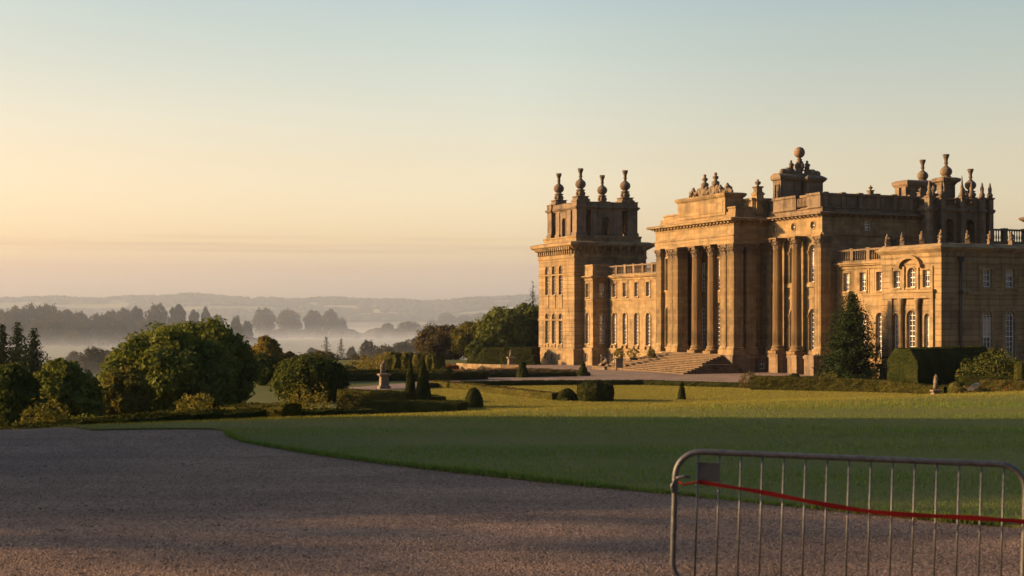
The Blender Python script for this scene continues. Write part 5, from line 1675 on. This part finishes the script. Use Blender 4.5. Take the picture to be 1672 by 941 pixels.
rows = [
 (4, 690, 505, 44, 1, 'hazy valley tree cut by the photo edge above the leftmost conifer'),
 (30, 700, 499, 44, 1, 'rounded hazy valley tree above the middle conifer'),
 (56, 705, 495, 46, 5, 'broad hazy tree crown forming the top of the misty tree mound'),
 (82, 700, 496, 44, 1, 'hazy tree on the right shoulder of the misty mound top'),
 (106, 695, 503, 42, 0, 'hazy tree on the descending side of the misty mound, above the rounded tree'),
 (128, 690, 508, 34, 1, 'lower hazy tree at the right end of the misty mound'),
 (143, 685, 517, 24, 0, 'smallest hazy tree in the dip between the mound and the second group'),
 (160, 700, 511, 32, 1, 'hazy tree starting the second misty group after the dip'),
 (181, 705, 504, 30, 0, 'hazy tree with small bumpy crown in the second misty group'),
 (203, 700, 500, 34, 3, 'tall peaked hazy tree, highest of the second misty group'),
 (223, 705, 498, 26, 2, 'slim tall hazy tree before the gap in the second misty group'),
 (256, 710, 495, 38, 1, 'broad domed hazy tree standing clear right of the gap'),
 (290, 715, 494, 26, 4, 'mushroom shaped hazy tree on a visible trunk'),
 (317, 720, 503, 17, 4, 'small hazy tree with narrow crown beside the mushroom shaped one'),
 (336, 718, 498, 16, 2, 'slender spire like hazy tree above the tallest dark crowned tree'),
 (355, 715, 511, 22, 0, 'low hazy tree right of the slender spire like one'),
 (386, 720, 513, 20, 3, 'small pointed hazy tree above the right flank of the tallest tree'),
 (404, 722, 523, 18, 1, 'lowest hazy bushy tree before the big pale group'),
]
for px, d, top, w, kd, lab in rows:
    far_tree(px, d, top, w * 1.12, lab, kd, A)
for px, d, top, w, kd, lab in ((20, 660, 522, 60, 5, 'low hazy thicket tree filling the mound below its left crowns'), (75, 655, 518, 70, 5, 'wide low hazy tree filling the middle of the misty mound'), (125, 650, 526, 50, 5, 'wide low hazy tree at the foot of the mound right side'), (185, 655, 524, 60, 5, 'wide low hazy tree at the foot of the second misty group'), (240, 660, 522, 50, 5, 'wide low hazy tree below the gap of the second group'), (290, 665, 522, 48, 5, 'wide low hazy tree below the mushroom shaped one'), (345, 670, 524, 52, 5, 'wide low hazy tree below the slender spire like one'), (383, 668, 530, 36, 5, 'wide low hazy tree at the right foot of the misty row')):
    far_tree(px, d, top, w, lab, kd, A)
B = 'paler trees around the far meadow'
for px, d, top, w, kd, lab in (
 (431, 960, 502, 38, 1, 'pale hazy round tree, leftmost of the meadow group'),
 (472, 980, 504, 40, 5, 'pale hazy broad tree, second of the meadow group'),
 (512, 985, 504, 32, 0, 'pale hazy tree joined to the tall one by the lake'),
 (539, 975, 502, 30, 3, 'tallest pale hazy tree of the meadow group, beside the lake'),
 (557, 990, 518, 20, 1, 'small pale hazy bush tree at the lake end of the meadow group'),
 (632, 940, 527, 24, 1, 'small round hazy tree below the bright lake'),
 (668, 930, 524, 40, 5, 'wide domed hazy tree below the right part of the lake'),
 (706, 1250, 521, 18, 0, 'faint small tree at the right end of the lake'),
 (730, 1290, 510, 32, 5, 'faint wide tree right of the lake, first of the distant clump'),
 (757, 1300, 513, 30, 1, 'faint tree in the middle of the distant clump right of the lake'),
 (783, 1280, 510, 36, 5, 'faint broad tree in the distant clump nearest the palace trees'),
 (806, 1270, 515, 26, 1, 'faint tree touching the large dark green palace tree')):
    far_tree(px, d, top, w * 1.1, lab, kd, B)
Cc = 'misty trees just below the garden'
for px, d, top, w, kd, lab, lk_ in (
 (152, 360, 566, 42, 1, 'grey misty tree seen between the rounded tree and the broad green tree', None),
 (176, 380, 570, 34, 0, 'misty tree touching the left edge of the broad green tree', None),
 (122, 390, 573, 30, 1, 'faint misty tree over the right shoulder of the rounded tree', None),
 (528, 300, 572, 52, 1, 'russet misty tree behind the low domed dark tree', 'brown'),
 (486, 330, 578, 36, 0, 'dim misty tree between the small russet tree and the domed tree', None),
 (510, 410, 566, 24, 0, 'small misty tree left of the first misty conifer', None),
 (574, 400, 564, 18, 0, 'small misty tree between the second misty conifer and the round one', None),
 (602, 390, 555, 32, 1, 'round topped grey misty tree behind the statue', None),
 (630, 370, 562, 40, 5, 'wide grey misty tree right behind the statue', None),
 (585, 330, 578, 46, 5, 'low dim misty tree behind the golden leafed bush', None),
 (652, 400, 556, 44, 0, 'grey misty tree above the yew pillars', None),
 (680, 420, 551, 46, 1, 'pale grey misty tree left of the russet domed tree', None),
 (556, 320, 584, 34, 1, 'dim low misty tree between the domed tree and the golden bush', None)):
    far_tree(px, d, top, w * 1.1, lab, kd, Cc, lk_)
conifer(533, 400, 551, 4.2, 'first misty conifer with clear layered branches above the russet misty tree', 'far', 20, 5, .9, 9, .9, .2, group='misty conifers')
conifer(557, 405, 555, 3.6, 'second thinner misty conifer, right of the first misty conifer', 'far', 20, 5, .9, 9, .9, .2, seed=4, group='misty conifers')

# woods on the far hills: too many and too far to count
def woods():
    r = np.random.default_rng(5)
    P = []; EXTRA = []
    for k in range(170):
        a = (r.random() - .62) * .80; d = 2500 + 2500 * r.random() ** .8
        ln = 60 + 320 * r.random(); m = int(14 + ln / 6)
        th = r.normal(0, .18)
        t = (r.random(m) - .5) * ln
        X = np.sin(a) * d + t * np.cos(th); Y = np.cos(a) * d + t * np.sin(th) + r.normal(0, 14, m)
        P.append(np.stack([X, Y], 1))
    # ragged hedgerows and scrub that join the misty valley trees
    for x0, x1, d0, m in ((-8, 412, 690, 150), (405, 700, 965, 90), (690, 820, 1290, 60), (110, 200, 395, 26), (390, 700, 420, 60)):
        px_ = x0 + (x1 - x0) * r.random(m); dd = d0 + r.normal(0, 22, m) * d0 / 700
        EXTRA.append(np.stack([(px_ - CX) / FPX * dd, dd, .10 * d0 / 30 * (.5 + r.random(m) ** 2)], 1))
    a = (np.linspace(-.42, .05, 420)); d = 4760 + r.normal(0, 25, 420)
    keep = (np.sin(a * 40) + np.sin(a * 91 + 1)) > -.4
    P.append(np.stack([np.sin(a) * d, np.cos(a) * d], 1)[keep])
    P = np.concatenate(P)
    lake_ok = ((P[:, 0] + 300) / 260) ** 2 + ((P[:, 1] - 2150) / 480) ** 2 > 1
    P = P[lake_ok]
    n = len(P)
    t = (1 + 5 ** .5) / 2
    base = unit(np.array([(-1, t, 0), (1, t, 0), (-1, -t, 0), (1, -t, 0), (0, -1, t), (0, 1, t), (0, -1, -t), (0, 1, -t), (t, 0, -1), (t, 0, 1), (-t, 0, -1), (-t, 0, 1)], float))
    tri = np.array([(0, 11, 5), (0, 5, 1), (0, 1, 7), (0, 7, 10), (0, 10, 11), (1, 5, 9), (5, 11, 4), (11, 10, 2), (10, 7, 6), (7, 1, 8), (3, 9, 4), (3, 4, 2), (3, 2, 6), (3, 6, 8), (3, 8, 9), (4, 9, 5), (2, 4, 11), (6, 2, 10), (8, 6, 7), (9, 8, 1)])
    s = 5 + 5 * r.random(n)
    ex = np.concatenate(EXTRA); P = np.concatenate([P, ex[:, :2]]); s = np.concatenate([s, ex[:, 2]]); n = len(P)
    Z = H(P[:, 0], P[:, 1])
    V = base[None] * (1 + r.normal(0, .16, (n, 12, 1))) * np.stack([s * 1.5, s, s * .9], 1)[:, None, :]
    V = V + np.stack([P[:, 0], P[:, 1], Z + s * .6], 1)[:, None, :]
    F = (tri[None] + 12 * np.arange(n)[:, None, None]).reshape(-1, 3)
    o = new_obj('far_woods', np_mesh('far_woods', V.reshape(-1, 3), F, LF['far']))
    tag(o, 'hazy hedgerows and woods across the far hills', 'woods', kind='stuff')
woods()

# unseen hedge and trees added left of view to shade lawn and gravel
hedge([(-16.3, 12.4), (-16.2, 13.6), (-16.0, 15.2), (-15.4, 23.6)], 2.0, [3.4, 4.8, 5.8, 7.2], 'unseen tall clipped hedge added left of the drive to shade the lawn', 'yew', 3500, .2, step=.8)


broadleaf(-7500, 12.8, -2050, 4.0, 'green', 'unseen tall open crowned tree added left of the drive to dapple the gravel', 2600, .30, 18, .02, .1, core=.0)
broadleaf(-5960, 15.0, -1750, 3.6, 'olive', 'unseen olive leafed tree added behind the tall hedge to dapple the gravel', 2600, .30, 16, .02, .1, core=.1)

# ------------------------------------------------------------------ crowd barrier with its red strap
GALV = plain('galvanised_steel', (.085, .087, .092), .5, .6, .4, .3, 30.0, .15)
a0 = Vector((*at(1096, 8.15), -.012)); b0_ = Vector((*at(1668, 7.9), -.03))
ln = (b0_ - a0).length
BAR = tag(empty('crowd_barrier', a0, math.atan2(b0_.y - a0.y, b0_.x - a0.x)), 'galvanised steel crowd barrier with upright bars standing on the gravel', 'barrier')
BAR.rotation_euler = (0, R(1.7), BAR.rotation_euler[2])
TOPZ, BOTZ, RC = .945, .14, .15
loop = []
for cx, cz, s in ((RC, TOPZ - RC, 180), (ln - RC, TOPZ - RC, 90), (ln - RC, BOTZ + RC, 0), (RC, BOTZ + RC, -90)):
    for k in range(9):
        t = R(s - 90 * k / 8)
        loop.append((cx + RC * math.cos(t), 0, cz + RC * math.sin(t)))
mb = MB(); mb.tube(loop, .0175, 14, closed=True); mb.build('frame', GALV, BAR)
nb = 15
bars_x = [ln * (i + 1.06) / (nb + 1.05) for i in range(nb)]
bm_ = MB(); bm_.tube([(0, 0, BOTZ), (0, 0, TOPZ)], .0062, 8); barm = bm_.mesh('bar', [GALV])
for x in bars_x: put(BAR, 'bar', barm, (x, 0, 0))
mb = MB()
fx = bars_x[0]; fx2 = bars_x[1]
mb.box(fx - .004, fx2 + .004, -.009, -.007, TOPZ - .172, TOPZ - .062)
mb.build('plate', plain('dark_plate', (.05, .054, .06), .95, .0, .03), BAR)
mb = MB(); mb.tube([(-.002, -.0, .775), (.02, -.02, .79), (.05, -.02, .797), (.09, -.02, .795)], .009, 8)
mb.build('hook', GALV, BAR)
mb = MB(); mb.tube([(.0, -.02, .77), (-.02, -.02, .74), (-.012, -.02, .70), (.02, -.02, .70)], .008, 8)
mb.build('hook', GALV, BAR)
for x in (.2, ln - .2):
    mb = MB(); mb.tube([(x, -.32, .0), (x, -.3, .03), (x, 0, .13), (x, .3, .03), (x, .32, .0)], .014, 8); mb.build('foot', GALV, BAR)
# strap: local line of the barrier, sagging a little
bpy.context.view_layer.update()
Mw = BAR.matrix_world.copy()
pts = []
for i in range(41):
    t = i / 40
    x = fx + .005 + (ln - .0 - fx) * t
    z = .768 - .150 * (1 - (1 - t) ** 2.0) + .01 * math.sin(t * 9)
    pts.append((x, -.021 - .002 * math.sin(t * 23), z, .021 + .004 * math.sin(t * 31 + 1) + .006 * min(1, t * 3)))
mb = MB()
vs = []
for x, y, z, hw in pts:
    for dy, dz in ((-.0015, -hw * .5), (.0015, -hw * .5), (.0015, hw * .5), (-.0015, hw * .5)):
        vs.append(tuple(Mw @ Vector((x, y + dy, z + dz))))
n = len(pts)
fs = [(0, 3, 2, 1), (4 * n - 4, 4 * n - 3, 4 * n - 2, 4 * n - 1)]
for i in range(n - 1):
    for k in range(4):
        fs.append((i * 4 + k, i * 4 + (k + 1) % 4, i * 4 + 4 + (k + 1) % 4, i * 4 + 4 + k))
mb.add(vs, fs)
rope = [Mw @ Vector(p) for p in ((.018, -.02, .765), (.05, -.024, .748), (.085, -.024, .757), (fx, -.024, .768), (fx + .02, -.022, .766))]
mb.tube(rope, .006, 8)
tag(mb.build('red_strap', plain('red_webbing', (.15, .004, .004), .8, 0, .2, .15, 60.0)), 'dark red webbing strap stretched along the steel crowd barrier', 'strap')

# ------------------------------------------------------------------ air
def volume_box(name, x0, x1, y0, y1, z0, z1, dens, colr, aniso, label):
    mb = MB(); mb.box(x0, x1, y0, y1, z0, z1)
    m, nt, out = mat_new(name)
    v = N(nt, 'ShaderNodeVolumePrincipled')
    v.inputs['Color'].default_value = (*colr, 1); v.inputs['Density'].default_value = dens; v.inputs['Anisotropy'].default_value = aniso
    L(nt, v.outputs[0], out.inputs['Volume'])
    m.volume_intersection_method = 'FAST' if hasattr(m, 'volume_intersection_method') else None
    return tag(mb.build(name, m), label, 'haze', kind='stuff')
HAZE_D, MIST_D = .00005, .0016
volume_box('haze', -5300, 5300, -5300, 5300, -17, 92, HAZE_D, (.62, .72, .90), .1, 'thin warm morning haze over the whole valley')
volume_box('valley_haze', -2600, 2600, 330, 1500, -16.8, 40, .00058, (.54, .645, .80), .1, 'thicker blue grey morning air over the near valley')
for top_, d_ in ((-12.3, .0011), (-10.2, .0007), (-8.0, .0004), (-5.5, .00025)):
    volume_box('valley_mist', -1500 - top_, 900 + top_, 310 - top_, 1250 + 8 * top_, -16.5 + .01 * top_, top_, d_, (.76, .85, 1.0), .1, 'low layer of pale mist lying on the valley floor')['group'] = 'layers of valley mist'

# ------------------------------------------------------------------ sun, sky, camera
SUN_EL = 15.0
sdir = Vector((-.999 * math.cos(R(SUN_EL)), .06 * math.cos(R(SUN_EL)), math.sin(R(SUN_EL)))).normalized()
sl = bpy.data.lights.new('sun', 'SUN'); sl.energy = 5.0; sl.angle = R(.5); sl.color = (1.0, .60, .26)
so = bpy.data.objects.new('sun', sl); col.objects.link(so)
so.rotation_euler = (-sdir).to_track_quat('-Z', 'Y').to_euler()
so.location = (-60, -6, 40)
w = bpy.data.worlds.new('World'); scene.world = w; w.use_nodes = True
nt = w.node_tree; nt.nodes.clear()
out = nt.nodes.new('ShaderNodeOutputWorld'); bg = nt.nodes.new('ShaderNodeBackground')
sky = nt.nodes.new('ShaderNodeTexSky'); sky.sky_type = 'NISHITA'; sky.sun_disc = False
sky.sun_elevation = R(SUN_EL); sky.sun_rotation = math.atan2(sdir.x, sdir.y); sky.air_density = 1.0; sky.dust_density = 2.5; sky.ozone_density = 1.5
tc = nt.nodes.new('ShaderNodeTexCoord')
sp = nt.nodes.new('ShaderNodeSeparateXYZ'); L(nt, tc.outputs['Generated'], sp.inputs[0])
el = sp.outputs[2]
def tint(*c): return tuple(v / 1.5 for v in c)
warm = ramp(nt, math_n(nt, 'MULTIPLY', el, 2.0), [(0.0, tint(1.48, 1.36, 1.5)), (.10, tint(1.42, 1.05, .84)), (.22, tint(1.35, .945, .69)), (.40, tint(1.19, .955, .70)), (.70, tint(.80, .82, .80)), (1.0, tint(.85, .90, .95))])
side = ramp(nt, math_n(nt, 'MULTIPLY_ADD', sp.outputs[0], .5, .5), [(0.0, .68), (.31, .56), (.5, .68), (.6, .60), (.69, .54), (1.0, .26)])
back = ramp(nt, math_n(nt, 'MULTIPLY_ADD', sp.outputs[1], .5, .5), [(.3, (.44, .51, .61)), (.55, (1.0, 1.0, 1.0))])
c = mixc(nt, 1.0, sky.outputs[0], warm, 'MULTIPLY')
c = mixc(nt, 1.0, c, side, 'MULTIPLY'); c = mixc(nt, 1.0, c, back, 'MULTIPLY')
c = mixc(nt, 1.0, c, (2.25, 2.25, 2.25), 'MULTIPLY')
# bank of haze low in the sky with a soft ragged top, and a few thin streaks above it
cl = noise(nt, mapping(nt, tc.outputs['Generated'], (3.0, 3.0, 60.0)), 1.0, 5, .55)
edge = math_n(nt, 'MULTIPLY_ADD', cl, .010, el)
band = ramp(nt, edge, [(0.040, 1.0), (0.0455, 0.0)])
c = mixc(nt, math_n(nt, 'MULTIPLY', band, .8), c, mixc(nt, 1.0, c, (.95, .89, .96), 'MULTIPLY'))
st = noise(nt, mapping(nt, tc.outputs['Generated'], (2.6, 2.6, 150.0), (3, 1, 0)), 1.0, 4, .5)
gate = ramp(nt, el, [(.040, 0.0), (.046, 1.0), (.052, 1.0), (.060, 0.0)])
stf = math_n(nt, 'MULTIPLY', ramp(nt, st, [(.50, 0.0), (.62, 1.0)]), gate)
c = mixc(nt, math_n(nt, 'MULTIPLY', stf, .9), c, mixc(nt, 1.0, c, (.85, .80, .88), 'MULTIPLY'))
mot = noise(nt, mapping(nt, tc.outputs['Generated'], (1.6, 1.6, 9.0), (5, 2, 0), (0, R(12), 0)), 1.0, 5, .6)
c = mixc(nt, 1.0, c, ramp(nt, mot, [(.30, (.955, .955, .965)), (.70, (1.0, 1.0, 1.0))]), 'MULTIPLY')
L(nt, c, bg.inputs[0]); bg.inputs[1].default_value = .15
L(nt, bg.outputs[0], out.inputs[0])

cam = bpy.data.cameras.new('camera'); co = bpy.data.objects.new('camera', cam); col.objects.link(co)
co.location = (0, 0, EYE); co.rotation_euler = (R(90), 0, 0)
cam.sensor_width = 36; cam.lens = 36 * FPX / 1672; cam.shift_y = 41.5 / 1672
cam.clip_start = .1; cam.clip_end = 20000
cam.dof.use_dof = True; cam.dof.focus_distance = 150; cam.dof.aperture_fstop = 4.5
scene.camera = co
vs_ = scene.view_settings
vs_.view_transform = 'Standard'; vs_.look = 'None'; vs_.exposure = 1.0; vs_.gamma = 1.0; vs_.use_curve_mapping = False
scene.render.engine = 'CYCLES'
cy = scene.cycles
cy.use_denoising = True
cy.max_bounces = 6; cy.diffuse_bounces = 3; cy.glossy_bounces = 3; cy.transmission_bounces = 4; cy.volume_bounces = 1; cy.transparent_max_bounces = 8
cy.sample_clamp_indirect = 4.0
cy.caustics_reflective = False; cy.caustics_refractive = False
